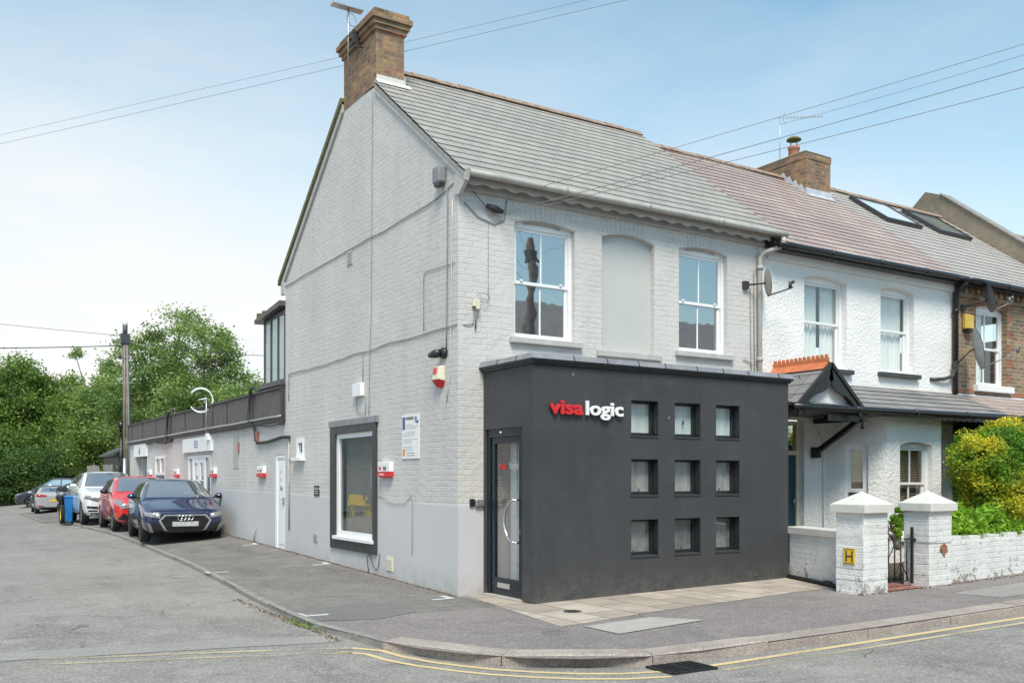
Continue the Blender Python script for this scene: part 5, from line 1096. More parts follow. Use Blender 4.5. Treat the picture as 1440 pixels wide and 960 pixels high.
t = empty('wall_lamp', (9.95,-.25,2.0), 'small black lamp on the white wall right of the bay window', 'lamp'); m = MB(); m.box((9.98,-.06,1.93),(10.06,-.004,2.05)); m.tube([(10.02,-.03,2.0),(10.02,-.2,2.02)], .014, 6); m.lathe([(0,-.08),(.05,-.06),(.06,.03),(0,.06)], (10.02,-.24,2.0), 'z', 10); m.build('lantern', 'black_paint', t)
# ------------------------------------------------------------ shrubs
def blob_pts(rng, c, rad, n, shell=.55):
    d = rng.normal(size=(n,3)); d /= np.linalg.norm(d, axis=1)[:, None]; r = rng.uniform(shell, 1, n)**.6
    return np.array(c)+d*r[:, None]*np.array(rad)
def shrub(name, loc, blobs, mat, size, label, seed, goldf=None, stems=6, lump=.16, density=4200, cat='shrub'):
    rng = np.random.default_rng(seed); root = empty(name, loc, label, cat); P = []
    for c, rad in blobs:
        nl = int(26*rad[0]*rad[2]*6)+8; cc = blob_pts(rng, c, rad, nl, .6); P.append(blob_pts(rng, c, rad, int(density*rad[0]*rad[2]*2), .5))
        for q in cc: P.append(blob_pts(rng, q, (lump,)*3, int(density*.06), .2))
    P = np.concatenate(P); P = P[P[:, 2] > loc[2]]
    # sprigs breaking the outline
    tint = np.clip(.5+.5*np.array([noise.noise(Vector(p)*3.1) for p in P])+rng.normal(size=len(P))*.18, 0, 1)
    gold = None if goldf is None else goldf(P, rng)
    leaves('foliage', mat, P, size, root, tint=tint, gold=gold, seed=seed, squash=.3 if mat == 'leaf_bright' else .55)
    m = MB(); 
    for k in range(stems):
        c = blobs[k % len(blobs)][0]; m.tube([(loc[0]+rng.normal()*.06, loc[1]+rng.normal()*.05, loc[2]-.05), ((loc[0]+c[0])/2+rng.normal()*.1, c[1], (loc[2]+c[2])/2), (c[0]+rng.normal()*.1, c[1], c[2])], [.025,.018,.008], 6)
    m.build('stem', 'bark', root); return root
def goldf(P, rng):
    x, z = P[:, 0], P[:, 2]; nn = np.array([noise.noise(Vector(p)*1.9) for p in P])
    core = np.exp(-(((x-8.80)/.62)**2+((z-1.95)/.50)**2)*1.1)       # the all-green reverted growth in the middle
    top = np.clip((z-2.25)/.3, 0, 1)*.35
    return np.clip((.62-1.25*core+top+nn*.85)*1.1+rng.normal(size=len(P))*.25-.14, 0, 1)
shrub('golden_privet', (8.8,-2.0,.12), [((8.28,-2.1,1.80),(.46,.5,.46)),((8.48,-2.15,1.35),(.52,.5,.5)),((9.1,-2.15,1.25),(.8,.55,.65)),((8.98,-2.1,1.90),(.72,.55,.55)),((9.6,-2.1,1.8),(.8,.6,.75)),((9.7,-2.1,1.2),(.8,.6,.7)),((10.3,-2.0,1.6),(.7,.6,.9))], 'leaf_bush', .042, 'big rounded hedge bush with yellow and green leaves behind the white garden wall', 11, goldf)
shrub('leafy_shrub', (7.0,-2.5,.12), [((6.6,-2.6,.86),(.36,.25,.22)),((7.1,-2.6,.90),(.36,.25,.22)),((7.6,-2.6,.86),(.34,.25,.20)),((7.95,-2.65,.80),(.22,.2,.16))], 'leaf_bright', .10, 'low bright lime green shrub behind the white wall left of the yellow bush', 12, None, 5, .12, 1500)
shrub('hanging_plant', (5.36,-2.70,.62), [((5.38,-2.66,.90),(.05,.06,.16)),((5.42,-2.66,1.0),(.04,.05,.12)),((5.37,-2.66,.78),(.05,.06,.08))], 'leaf_bright', .045, 'small leafy green plant behind the iron gate against the right pillar', 13, None, 3, .035, 7000, 'plant')
shrub('privet_hedge', (12.5,-2.0,.1), [((11.4,-1.9,1.5),(.9,.6,.9)),((12.8,-1.9,1.4),(1.0,.6,.9))], 'leaf_bush', .06, 'part of the hedge continuing past the right edge', 14, goldf, 6, .2, 1500) if False else None
# ------------------------------------------------------------ cars
def lerp(a, b, t): return a+(b-a)*t
def interp(tab, t):
    if t <= tab[0][0]: return tab[0][1]
    for (a, va), (b, vb) in zip(tab, tab[1:]):
        if t <= b: return va+(vb-va)*(t-a)/(b-a)
    return tab[-1][1]
def make_car(label, loc, rz_, paint, s, group='cars parked along the annexe', cat='car', name='parked_car'):
    """local axes: nose at y=0 looking -y, tail at y=L, z up from the tyre contact"""
    L, Wd, H = s['L'], s['W'], s['H']; hw = Wd/2; root = empty(name, loc, label, cat, group, rz_)
    gc = s.get('gc', .20); hood = s['hood']; belt = s['belt']; yw0, yw1, yr1, yr0 = s['ws0'], s['ws1'], s['rs1'], s['rs0']; fa, ra, wr = s['fa'], s['ra'], s['wr']
    zr = [(yw1, H-.03), ((yw1*1.7+yr1)/2.7, H), (yr1, H-.07)]
    ys = sorted(set([0,.03,.10,.22,.42,.7]+[yw0-.25, yw0-.02, yw0+.02]+[lerp(yw0, yw1, k/5) for k in range(1,6)]+[lerp(yw1, yr1, k/6) for k in range(1,7)]+[lerp(yr1, yr0, k/4) for k in range(1,5)]+[L-.35, L-.14, L-.04, L]))
    ys = [y for y in ys if 0 <= y <= L]
    rings = []
    for y in ys:
        nose = interp([(0,.0),(.03,.22),(.10,.5),(.22,.72),(.42,.88),(.8,1)], y); tl = interp([(0,.0),(.04,.30),(.14,.62),(.35,.88),(.7,1)], L-y)
        w = hw*(.80+.20*nose)*(.86+.14*tl) ; zb = gc+.10*(1-nose)+.13*(1-tl)
        hz = interp([(0, hood[0]),(.10, hood[0]+.06),(.35, hood[0]+.12),(yw0, hood[1]),(L, hood[1])], y)
        bz = interp([(0, hood[0]-.02),(.35, hood[0]+.07),(yw0, belt-.03),(yw0+.4, belt),(yr0, belt+.05),(L, belt+s.get('tail',0))], y)
        # greenhouse height at the centre line
        if y <= yw0: top = hz+.02
        elif y < yw1: top = lerp(hood[1]+.02, H-.035, ((y-yw0)/(yw1-yw0))**.92)
        elif y <= yr1: top = interp(zr, y)
        elif y < yr0: top = lerp(H-.07, belt+.08, ((y-yr1)/(yr0-yr1))**1.25)
        else: top = lerp(belt+.08, belt+.03, (y-yr0)/max(.01, L-yr0)) if s.get('boot') else lerp(belt+.06, belt-.02, (y-yr0)/max(.01, L-yr0))
        g_ = clamp((top-bz)/(H-belt), 0, 1)
        wr_ = w*lerp(.80, s.get('roofw', .66), g_)
        if top < bz+.05: P5 = (w*.93, min(bz, top)-.01); P6 = (w*.72, top-.012); P7 = (w*.38, top-.003)
        else: P5 = (w*.935, bz); P6 = (lerp(w*.93, wr_, .80), lerp(bz, top, .80)); P7 = (wr_*.86, top-.022*g_-.004)
        mid = (zb+bz)/2
        rings.append((y, [(0,zb),(w*.80,zb),(w*.955,zb+.05),(w*1.0,mid-.06),(w*.995,mid+.10),(w*.975,bz-.07),P5,P6,P7,(0,top)]))
    n = len(rings[0][1]); vs = []; fs = []
    for y, r in rings:
        for x, z in r: vs.append((x, y, z))
        for x, z in r[1:-1]: vs.append((-x, y, z))
    N_ = 2*n-2; loop = list(range(n))+list(range(2*n-3, n-1, -1))
    for i in range(len(rings)-1):
        for k in range(N_): a, b = loop[k], loop[(k+1) % N_]; fs.append((i*N_+a, i*N_+b, (i+1)*N_+b, (i+1)*N_+a))
    fs.append(tuple(loop)); fs.append(tuple((len(rings)-1)*N_+k for k in reversed(loop)))
    me = bpy.data.meshes.new('body'); me.from_pydata(vs, [], fs); bm = bmesh.new(); bm.from_mesh(me); bmesh.ops.recalc_face_normals(bm, faces=bm.faces)
    cl = bm.edges.layers.float.get('crease_edge') or bm.edges.layers.float.new('crease_edge')
    for e in bm.edges:
        a, b = e.verts; ia, ib = a.index % N_, b.index % N_
        if ia == ib and ia in (5, n+4, 6, n+5): e[cl] = .35
        if ia == ib and ia in (1, n): e[cl] = .6
    bm.to_mesh(me); bm.free()
    o = bpy.data.objects.new('body', me); COL.objects.link(o); md = o.modifiers.new('s', 'SUBSURF'); md.levels = md.render_levels = 2
    cut = MB()
    for ya in (fa, ra):
        for sx in (-1, 1): cut.lathe([(0,0),(wr+.055,0),(wr+.055,.36),(0,.36)], (sx*(hw+.03) if sx < 0 else hw-.33, ya, wr), 'x', 36)
    # left cutter starts at -(hw+.03) and runs inward
    cu = cut.build('cutter', 'rubber'); b_ = o.modifiers.new('b', 'BOOLEAN'); b_.object = cu; b_.operation = 'DIFFERENCE'; b_.solver = 'EXACT'
    bpy.context.view_layer.update(); dg = bpy.context.evaluated_depsgraph_get()
    plain = bpy.data.objects.new('plain', me); COL.objects.link(plain); pm_ = plain.modifiers.new('s', 'SUBSURF'); pm_.levels = pm_.render_levels = 2
    bpy.context.view_layer.update(); dg = bpy.context.evaluated_depsgraph_get()
    bvh = BVHTree.FromObject(plain, dg); nm = bpy.data.meshes.new_from_object(o.evaluated_get(dg))
    bpy.data.objects.remove(o); bpy.data.objects.remove(cu); bpy.data.objects.remove(plain)
    nm.materials.clear(); nm.materials.append(M[paint]); 
    for p in nm.polygons: p.use_smooth = True; p.material_index = 0
    body = bpy.data.objects.new('body', nm); COL.objects.link(body); body.parent = root
    m = MB(); 
    m.box((-hw*.82, .25, gc+.03), (hw*.82, L-.25, gc+.28))
    for ya in (fa, ra): m.box((-hw*.9, ya-wr-.03, gc+.05), (hw*.9, ya+wr+.03, wr*2-.02))
    m.build('underbody', 'car_black_trim', root, local=True)
    def patch(mb, c, d, off=.006, n1=10, n2=6, inside=None):
        """quad c (4 corners in the projection plane) thrown onto the body along d in '+y','-y','+x','-x','-z'"""
        vs = []; ok = []
        ax = {'+y': Vector((0,1,0)), '-y': Vector((0,-1,0)), '+x': Vector((1,0,0)), '-x': Vector((-1,0,0)), '-z': Vector((0,0,-1))}[d]
        for i in range(n1+1):
            for j in range(n2+1):
                u, v = i/n1, j/n2; p = [(c[0][k]*(1-u)+c[1][k]*u)*(1-v)+(c[3][k]*(1-u)+c[2][k]*u)*v for k in (0, 1)]
                if 'y' in d: org = Vector((p[0], 0, p[1]))-ax*20
                elif 'x' in d: org = Vector((0, p[0], p[1]))-ax*20
                else: org = Vector((p[0], p[1], 0))-ax*20
                h, nn, _, _ = bvh.ray_cast(org, ax)
                if h is None: vs.append(None)
                else:
                    if nn.dot(ax) > 0: nn = -nn
                    vs.append(h+nn*off)
        fs = []; idx = {}; out = []
        for k, v in enumerate(vs):
            if v is not None: idx[k] = len(out); out.append(v)
        for i in range(n1):
            for j in range(n2):
                q = [i*(n2+1)+j, (i+1)*(n2+1)+j, (i+1)*(n2+1)+j+1, i*(n2+1)+j+1]
                if all(k in idx for k in q): fs.append([idx[k] for k in q])
        mb.add(out, fs, True); return mb
    def part(name, quads, d, mt, off=.006, n1=10, n2=6, parent=None):
        m = MB()
        for q in quads:
            if len(q) and isinstance(q[0], (int, float)): a, b, c_, e = q; q = [(a,c_),(b,c_),(b,e),(a,e)]
            patch(m, q, d, off, n1, n2)
        if m.v: return m.build(name, mt, parent or root, local=True)
    k = Wd/1.74; hs = hood[1]; T = H-.085
    wx = hw*.80; rx = hw*.60
    part('windscreen', [[(-wx,hs+.05),(wx,hs+.05),(rx,T+.01),(-rx,T+.01)]], '+y', 'car_glass', .007, 16, 10)
    part('rear_window', [[(-wx*.92,belt+.12),(wx*.92,belt+.12),(rx*.98,T-.03),(-rx*.98,T-.03)]], '-y', 'car_glass', .007, 14, 8)
    ym = s['pillar']
    for d, side in (('+x', -1), ('-x', 1)):
        A = (yw0+.28, belt+.045); A2 = (yw1+.05, T-.055)
        part('side_window', [[A, (ym-.03, belt+.05), (ym-.03, T-.035), A2]], d, 'car_glass', .006, 12, 8)
        part('side_window', [[(ym+.04, belt+.05), (s['q']-.02, belt+.07), (yr1-.12 if yr1 < s['q'] else s['q']-.1, T-.06), (ym+.04, T-.035)]], d, 'car_glass', .006, 10, 8)
        part('window_trim', [[(yw0+.24,belt+.02),(s['q']+.03,belt+.03),(s['q']+.03,belt+.046),(yw0+.26,belt+.038)]], d, 'car_black_trim', .007, 14, 1)
        sh = []
        for y in (yw0+.32, ym, s['q']-.12 if s['q']-.12 < ra-.1 else ra-.30): sh.append([(y,gc+.16),(y+.012,gc+.16),(y+.012,belt-.01),(y,belt-.01)])
        sh.append([(yw0+.32,gc+.16),(ra-.42,gc+.16),(ra-.42,gc+.172),(yw0+.32,gc+.172)])
        part('door_gap', sh, d, 'car_black_trim', .002, 2, 8)
        part('door_handle', [[(ym-.22,belt-.12),(ym-.05,belt-.11),(ym-.05,belt-.085),(ym-.22,belt-.095)],[(ra-.42,belt-.10),(ra-.26,belt-.09),(ra-.26,belt-.065),(ra-.42,belt-.075)]], d, s.get('handle', paint), .02, 4, 2)
        part('sill_trim', [[(fa+wr+.08,gc+.0),(ra-wr-.08,gc+.0),(ra-wr-.08,gc+.09),(fa+wr+.08,gc+.09)]], d, 'car_black_trim', .004, 8, 2)
    # mirrors
    for sx in (-1, 1):
        m = MB(); yy = yw0+.42; m.lathe([(0,-.09),(.06,-.075),(.085,-.02),(.082,.05),(0,.055)], (sx*(hw+.085), yy, belt+.075), 'y', 14)
        m.v = [(x if abs(abs(x)-hw-.085) > 1 else sx*(hw+.085)+(x-sx*(hw+.085))*1.25, y, belt+.075+(z-belt-.075)*.78) for x, y, z in m.v]
        m.bar((sx*hw*.93, yy+.01, belt+.03), (sx*(hw+.04), yy, belt+.05), .05, .03); m.build('mirror', s.get('mirror', paint), root, local=True)
    # wheels
    wc = wr+.0
    for ya in (fa, ra):
        for sx in (-1, 1):
            wroot = MB(); xo = sx*(hw-.02); xi = sx*(hw-.23); r = wr; rimr = r-.095
            prof = [(rimr,xo-sx*.01),(r-.05,xo),(r-.012,xo-sx*.012),(r,xo-sx*.035),(r,xi+sx*.03),(r-.03,xi),(rimr,xi+sx*.01)]
            wroot.lathe([(q, h) for q, h in prof], (0,ya,wc), 'x', 32); w = wroot.build('wheel', 'tyre', root, local=True)
            m = MB(); m.lathe([(rimr+.004,xo-sx*.008),(rimr-.012,xo-sx*.006),(rimr-.02,xo-sx*.03),(rimr-.02,xo-sx*.12),(0,xo-sx*.12)], (0,ya,wc), 'x', 28); m.build('rim_barrel', 'rim_dark', w, local=True)
            m = MB(); ns = s.get('spokes', 5)
            for q in range(ns):
                a = 2*math.pi*q/ns+.3
                for da in (-.17, .17): m.bar((xo-sx*.028, ya+.05*math.cos(a), wc+.05*math.sin(a)), (xo-sx*.018, ya+(rimr-.01)*math.cos(a+da), wc+(rimr-.01)*math.sin(a+da)), .022, .03, (1,0,0))
            m.lathe([(0,xo-sx*.015),(.055,xo-sx*.018),(.065,xo-sx*.05)], (0,ya,wc), 'x', 16); m.build('rim', s.get('rim', 'rim'), w, local=True)
    global ring
    def ring(mb, cx, cz, rx_, rz_2):
        P = []
        for a in np.linspace(0, 2*math.pi, 20):
            h, nn, _, _ = bvh.ray_cast(Vector((cx+rx_*math.cos(a), -20, cz+rz_2*math.sin(a))), Vector((0,1,0)))
            if h is not None: P.append(h+Vector((0,-.028,0)))
        mb.tube(P, .009, 5)
    s['face'](part, patch, root, hw, s)
    return root
def mir(q): return [(-x, z) for x, z in q]
def face_navy(part, patch, root, hw, s):
    G = [[(-.40,.60),(.40,.60),(.50,.50),(-.50,.50)], [(-.50,.50),(.50,.50),(.36,.26),(-.36,.26)]]
    part('grille_frame', [[(-.435,.625),(.435,.625),(.545,.50),(-.545,.50)], [(-.545,.50),(.545,.50),(.39,.232),(-.39,.232)]], '+y', 'alu', .005, 14, 5)
    g_ = part('grille', G, '+y', 'car_black_trim', .010, 14, 5)
    for z, w_ in ((.575,.40),(.535,.43),(.335,.37),(.295,.35)): part('grille_bar', [(-w_, w_, z-.004, z+.004)], '+y', 'rim_dark', .016, 12, 1, g_)
    part('number_plate', [(-.27,.27,.375,.475)], '+y', 'plate', .022, 8, 2)
    m = MB()
    for k in range(4):
        cx = -.112+.075*k
        ring(m, cx, .555, .048, .048)
    m.build('emblem', 'chrome', root, local=True)
    for f in (lambda q: q, mir):
        part('headlight', [f([(.50,.645),(.80,.685),(.80,.60),(.52,.545)])], '+y', 'lamp_glass', .010, 8, 5)
        part('headlight_strip', [f([(.53,.64),(.60,.65),(.60,.60),(.54,.60)])], '+y', 'white', .014, 6, 1)
        part('intake', [f([(.52,.42),(.76,.47),(.74,.27),(.44,.25)])], '+y', 'car_black_trim', .007, 8, 6)
        part('intake_blade', [f([(.72,.45),(.765,.46),(.70,.26),(.63,.26)])], '+y', 'rim', .016, 3, 6)
    part('splitter', [[(-.70,.232),(.70,.232),(.66,.205),(-.66,.205)]], '+y', 'rim_dark', .012, 14, 1)
    part('bonnet_gap', [[(-.66,.715),(.66,.715),(.66,.705),(-.66,.705)]], '+y', 'car_black_trim', .003, 16, 1)
    part('number_plate', [(-.26,.26,.50,.60)], '-y', 'yellow', .012, 8, 2)
    for f in (lambda q: q, mir): part('tail_light', [f([(.42,.86),(.78,.88),(.80,.76),(.44,.76)])], '-y', 'tail_red', .01, 8, 4)
def face_red(part, patch, root, hw, s):
    part('grille', [[(-.30,.40),(.30,.40),(.40,.25),(-.40,.25)]], '+y', 'car_black_trim', .010, 10, 5)
    part('number_plate', [(-.26,.26,.45,.55)], '+y', 'plate', .014, 8, 2)
    m = MB(); ring(m, 0, .66, .075, .045); m.build('emblem', 'chrome', root, local=True)
    for f in (lambda q: q, mir):
        part('headlight', [f([(.44,.64),(.74,.86),(.79,.78),(.66,.60)])], '+y', 'lamp_glass', .010, 8, 6)
        part('fog_lamp_recess', [f([(.50,.42),(.62,.50),(.74,.34),(.50,.28)])], '+y', 'car_black_trim', .008, 6, 5)
    part('splitter', [[(-.66,.24),(.66,.24),(.62,.20),(-.62,.20)]], '+y', 'car_black_trim', .008, 12, 2)
def face_white(part, patch, root, hw, s):
    part('grille', [[(-.44,.84),(.44,.84),(.46,.62),(-.46,.62)], [(-.46,.62),(.46,.62),(.34,.52),(-.34,.52)]], '+y', 'car_black_trim', .010, 12, 5)
    q = [(-.43,.43,z,z+.018) for z in (.79,.73,.67)]; part('grille_bar', q, '+y', 'chrome', .018, 12, 1)
    part('number_plate', [(-.26,.26,.50,.60)], '+y', 'plate', .02, 8, 2)
    m = MB(); ring(m, 0, .75, .09, .05); m.build('emblem', 'chrome', root, local=True)
    for f in (lambda q: q, mir):
        part('headlight', [f([(.46,.80),(.84,.90),(.86,.82),(.50,.72)])], '+y', 'lamp_glass', .010, 8, 5)
        part('headlight_trim', [f([(.50,.722),(.86,.822),(.86,.80),(.50,.70)])], '+y', 'car_black_trim', .012, 8, 1)
        part('lamp_slot', [f([(.54,.56),(.82,.58),(.82,.51),(.52,.49)]), f([(.54,.46),(.80,.46),(.78,.41),(.54,.42)])], '+y', 'car_black_trim', .010, 6, 3)
    part('lower_trim', [[(-.84,.38),(.84,.38),(.80,.24),(-.80,.24)]], '+y', 'car_black_trim', .008, 14, 3)
    part('skid_plate', [[(-.40,.31),(.40,.31),(.36,.25),(-.36,.25)]], '+y', 'alu', .014, 8, 2)
def face_rear(part, patch, root, hw, s):
    face_plain(part, patch, root, hw, s)
    for f in (lambda q: q, mir):
        part('tail_light', [f([(.36,.92),(.80,.97),(.82,.85),(.38,.86)])], '-y', 'tail_red', .012, 8, 4)
        part('reflector', [f([(.50,.42),(.74,.44),(.74,.39),(.50,.38)])], '-y', 'tail_red', .010, 4, 1)
    part('number_plate', [(-.26,.26,.62,.72)], '-y', 'yellow', .014, 8, 2)
    part('rear_trim', [[(-.7,.36),(.7,.36),(.66,.24),(-.66,.24)]], '-y', 'car_black_trim', .008, 12, 3)
def face_plain(part, patch, root, hw, s):
    z = s['hood'][0]
    part('grille', [[(-.44,z+.02),(.44,z+.02),(.40,z-.14),(-.40,z-.14)]], '+y', 'car_black_trim', .010, 10, 4)
    part('lower_grille', [[(-.50,z-.28),(.50,z-.28),(.46,z-.42),(-.46,z-.42)]], '+y', 'car_black_trim', .010, 10, 3)
    part('number_plate', [(-.26,.26,z-.26,z-.16)], '+y', 'plate', .016, 8, 2)
    for f in (lambda q: q, mir):
        part('headlight', [f([(.48,z+.03),(.82,z+.13),(.83,z+.0),(.52,z-.09)])], '+y', 'lamp_glass', .012, 8, 5)
        part('fog_lamp', [f([(.58,z-.28),(.74,z-.27),(.74,z-.35),(.58,z-.36)])], '+y', 'chrome', .010, 4, 3)
NAVY = dict(L=4.03, W=1.74, H=1.41, hood=(.66,.92), belt=.93, ws0=1.02, ws1=1.85, rs1=3.35, rs0=3.86, fa=.80, ra=3.36, wr=.325, pillar=2.30, q=3.25, face=face_navy, nose=.05, rim='rim_dark', roofw=.66)
RED = dict(L=3.67, W=1.68, H=1.48, hood=(.72,.99), belt=.97, ws0=.86, ws1=1.62, rs1=3.15, rs0=3.52, fa=.72, ra=3.10, wr=.30, pillar=2.05, q=3.0, face=face_red, nose=.05, mirror='car_black_trim', roofw=.70)
WHITE = dict(L=4.48, W=1.85, H=1.65, hood=(.86,1.10), belt=1.10, ws0=1.20, ws1=2.0, rs1=3.75, rs0=4.25, fa=.90, ra=3.57, wr=.36, gc=.24, pillar=2.5, q=3.6, face=face_white, nose=.05, roofw=.68)
EST = dict(L=4.5, W=1.76, H=1.47, hood=(.70,.96), belt=.95, ws0=1.2, ws1=2.05, rs1=3.95, rs0=4.35, fa=.88, ra=3.50, wr=.32, pillar=2.5, q=3.75, face=face_rear, nose=.05, roofw=.70)
HAT = dict(L=4.25, W=1.78, H=1.49, hood=(.72,.98), belt=.96, ws0=1.05, ws1=1.85, rs1=3.4, rs0=4.0, fa=.86, ra=3.45, wr=.32, pillar=2.3, q=3.35, face=face_plain, nose=.05, roofw=.68)
MPV = dict(L=4.6, W=1.83, H=1.66, hood=(.74,1.06), belt=1.03, ws0=.92, ws1=2.0, rs1=3.95, rs0=4.45, fa=.95, ra=3.68, wr=.33, pillar=2.55, q=3.85, face=face_plain, nose=.05, roofw=.68)
def put(x, y): return (x, y, gz(x, y)+.0)
make_car('dark blue hatchback with silver edged grille parked nearest in the row', (-1.12,10.15,.125), math.radians(-5), 'car_navy', NAVY)
make_car('bright red hatchback parked between the dark blue car and the white one', (-.90,15.2,.13), math.radians(-1.5), 'car_red', RED)
make_car('white sport utility car parked behind the red hatchback', (-.98,19.45,.12), math.radians(0), 'car_white', WHITE)
def camloc(d, px, z):  # only used while laying out the far cars and trees: metres from the camera along its view
    r = (px-720)/1307*d; return (-5.88+d*.5338+r*.8457, -10.63+d*.8457-r*.5338, z)
# far row: silver estate seen from behind, black and graphite cars beyond it turned across the yard
# (nose = local -y)
E_ang = math.radians(180-14)
EST2 = dict(EST, H=1.40, L=4.3, rs1=3.8, rs0=4.15, q=3.65)
sl_ = (camloc(44.6, 88, 0)[0]-.15, camloc(44.6, 88, 0)[1]+4.3, -.22)
make_car('silver estate car seen from behind, beyond the blue wheelie bin', sl_[:], math.radians(180-2), 'car_silver', EST2)
make_car('shiny black hatchback with its nose pointing left, partly hidden by the silver estate', camloc(51,45,-.22), math.radians(-104), 'car_black', HAT)
make_car('large dark grey people carrier parked farthest away across the yard by the trees', camloc(54.5,27,-.22), math.radians(-114), 'car_graphite', dict(MPV, H=1.78, L=4.9, ra=3.9))
# blue wheelie bin
t = empty('wheelie_bin', (-2.0,22.1,.08), 'bright blue wheelie bin standing at the kerb beside the white car', 'bin')
m = MB(); x, y = -2.0, 22.1; m.hexa([(x-.10,y-.11,.14),(x+.10,y-.11,.14),(x+.10,y+.11,.14),(x-.10,y+.11,.14)],[(x-.12,y-.15,.92),(x+.12,y-.15,.92),(x+.12,y+.15,.92),(x-.12,y+.15,.92)]); m.build('body', 'bin_blue', t, bevel=.02)
m = MB(); m.hexa([(x-.14,y-.17,.925),(x+.14,y-.17,.925),(x+.14,y+.17,.925),(x-.14,y+.17,.925)],[(x-.11,y-.13,.98),(x+.11,y-.13,.98),(x+.11,y+.13,.98),(x-.11,y+.13,.98)]); m.tube([(x-.11,y+.18,.95),(x+.11,y+.18,.95)],.02,8); m.build('lid', 'bin_blue', t)
for s in (-1,1): MB().lathe([(0,-.025),(.10,-.025),(.10,.025),(0,.025)], (x+s*.11,y+.13,.18), 'x', 16).build('wheel', 'rubber', t)
# motorcycle behind the bin
t = empty('motorcycle', (-2.0,23.0,.08), 'black motorcycle with yellow rims and a top box parked behind the blue bin', 'motorcycle')
bx, b0, b1, zg = -2.17, 22.4, 23.75, .06
for yy in (b0, b1):
    m = MB(); m.lathe([(.24,-.05),(.30,-.05),(.315,0),(.30,.05),(.24,.05)], (bx+.35*(yy-b0)*.3,yy,zg+.315), 'x', 28); w = m.build('wheel', 'tyre', t)
    m = MB(); m.lathe([(.24,-.03),(.21,-.03),(.21,.03),(.24,.03)], (bx+.35*(yy-b0)*.3,yy,zg+.315), 'x', 28)
    for k in range(6): a = k*math.pi/3; m.bar((bx+.35*(yy-b0)*.3,yy,zg+.315),(bx+.35*(yy-b0)*.3,yy+.22*math.cos(a),zg+.315+.22*math.sin(a)),.02)
    m.build('rim', 'yellow', w)
m = MB(); m.tube([(bx,b0,.40),(bx+.03,b0+.22,.95),(bx+.03,b0+.26,1.12)], .03, 8); m.tube([(bx-.33,b0+.32,1.15),(bx,b0+.26,1.10),(bx+.36,b0+.32,1.15)], .016, 6); m.tube([(bx+.03,b0+.3,.9),(bx+.12,b0+.75,.45),(bx+.14,b1,.40)], .04, 8); m.build('frame', 'rim_dark', t)
m = MB(); m.tube([(bx+.03,b0+.12,.85),(bx+.05,b0+.42,.92),(bx+.09,b0+.72,.84)], [.13,.20,.15], 14); m.tube([(bx+.05,b0+.4,.6),(bx+.1,b0+.8,.45)], [.16,.14], 12); m.build('tank', 'car_black', t)
m = MB(); m.tube([(bx+.09,b0+.72,.84),(bx+.12,b0+1.1,.86),(bx+.14,b0+1.5,.95)], [.12,.13,.07], 12); m.build('saddle', 'seat_vinyl', t)
m = MB(); m.tube([(bx,b0-.04,1.02),(bx,b0+.1,1.0)], [.06,.10], 12); m.build('headlight', 'lamp_glass', t)
m = MB(); m.box((bx+.0,b0+1.18,.92),(bx+.46,b0+1.62,1.24)); m.build('top_box', 'charcoal', t, bevel=.07)
for sx, nm in ((-.3,'mirror'),(.36,'mirror')): MB().lathe([(0,-.01),(.05,-.008),(.05,.008),(0,.01)], (bx+sx,b0+.34,1.30), 'y', 12).build(nm, 'chrome', t); 
m = MB(); m.tube([(bx-.3,b0+.33,1.15),(bx-.3,b0+.34,1.28)], .008, 5); m.tube([(bx+.36,b0+.33,1.15),(bx+.36,b0+.34,1.28)], .008, 5); m.build('mirror_stem', 'car_black', t)
# telegraph pole
t = empty('telegraph_pole', (.2,24.5,.2), 'tall weathered wooden telegraph pole at the far end of the annexe', 'pole')
m = MB(); m.tube([(.22,24.5,-.2),(.16,24.5,3.5),(.10,24.5,6.55)], [.15,.13,.10], 14); m.build('pole', 'pole_wood', t)
m = MB(); m.tube([(.10,24.5,6.5),(.10,24.5,6.95)], .085, 10); m.box((-.06,24.36,6.28),(.24,24.62,6.62)); m.build('terminal_box', 'dark_frame', t)
m = MB(); m.tube([(.10,24.5,6.9),(.10,24.5,7.06)], .09, 10); m.build('pole_cap', 'cope', t)
m = MB(); m.tube([(.14,24.34,6.2),(.20,24.34,3.0),(.26,24.34,.3)], .025, 6); m.tube([(.06,24.38,6.2),(.08,24.36,3.0)], .018, 6); m.build('cable_guard', 'cable_grey', t)
for k in range(6): m = MB(); m.tube([(.0+.012*k,24.36,5.9-.0*k),(-.14,24.3,5.9)], .01, 5) if k == 0 else None
m = MB(); m.bar((-.12,24.4,5.75),(.3,24.4,5.75),.03); m.lathe([(0,0),(.04,.0),(.045,.06),(0,.1)], (-.1,24.4,5.77), 'z', 8); m.build('insulator', 'dark_frame', t)
t = empty('steel_post', (.12,23.25,.2), 'short pale grey steel post at the corner of the annexe', 'post'); MB().tube([(-.12,23.3,.1),(-.12,23.3,2.2)], .06, 10).build('post', 'alu', t)
t = empty('lamp_post', (2.2,30,.2), 'thin black post rising in front of the dark shed', 'post'); MB().tube([(1.05,31,.1),(1.05,31,3.6)], .06, 8).build('post', 'black_paint', t); MB().lathe([(0,0),(.16,.02),(.13,.3),(0,.36)], (1.05,31,3.55), 'z', 12).build('lamp_head', 'black_paint', t)
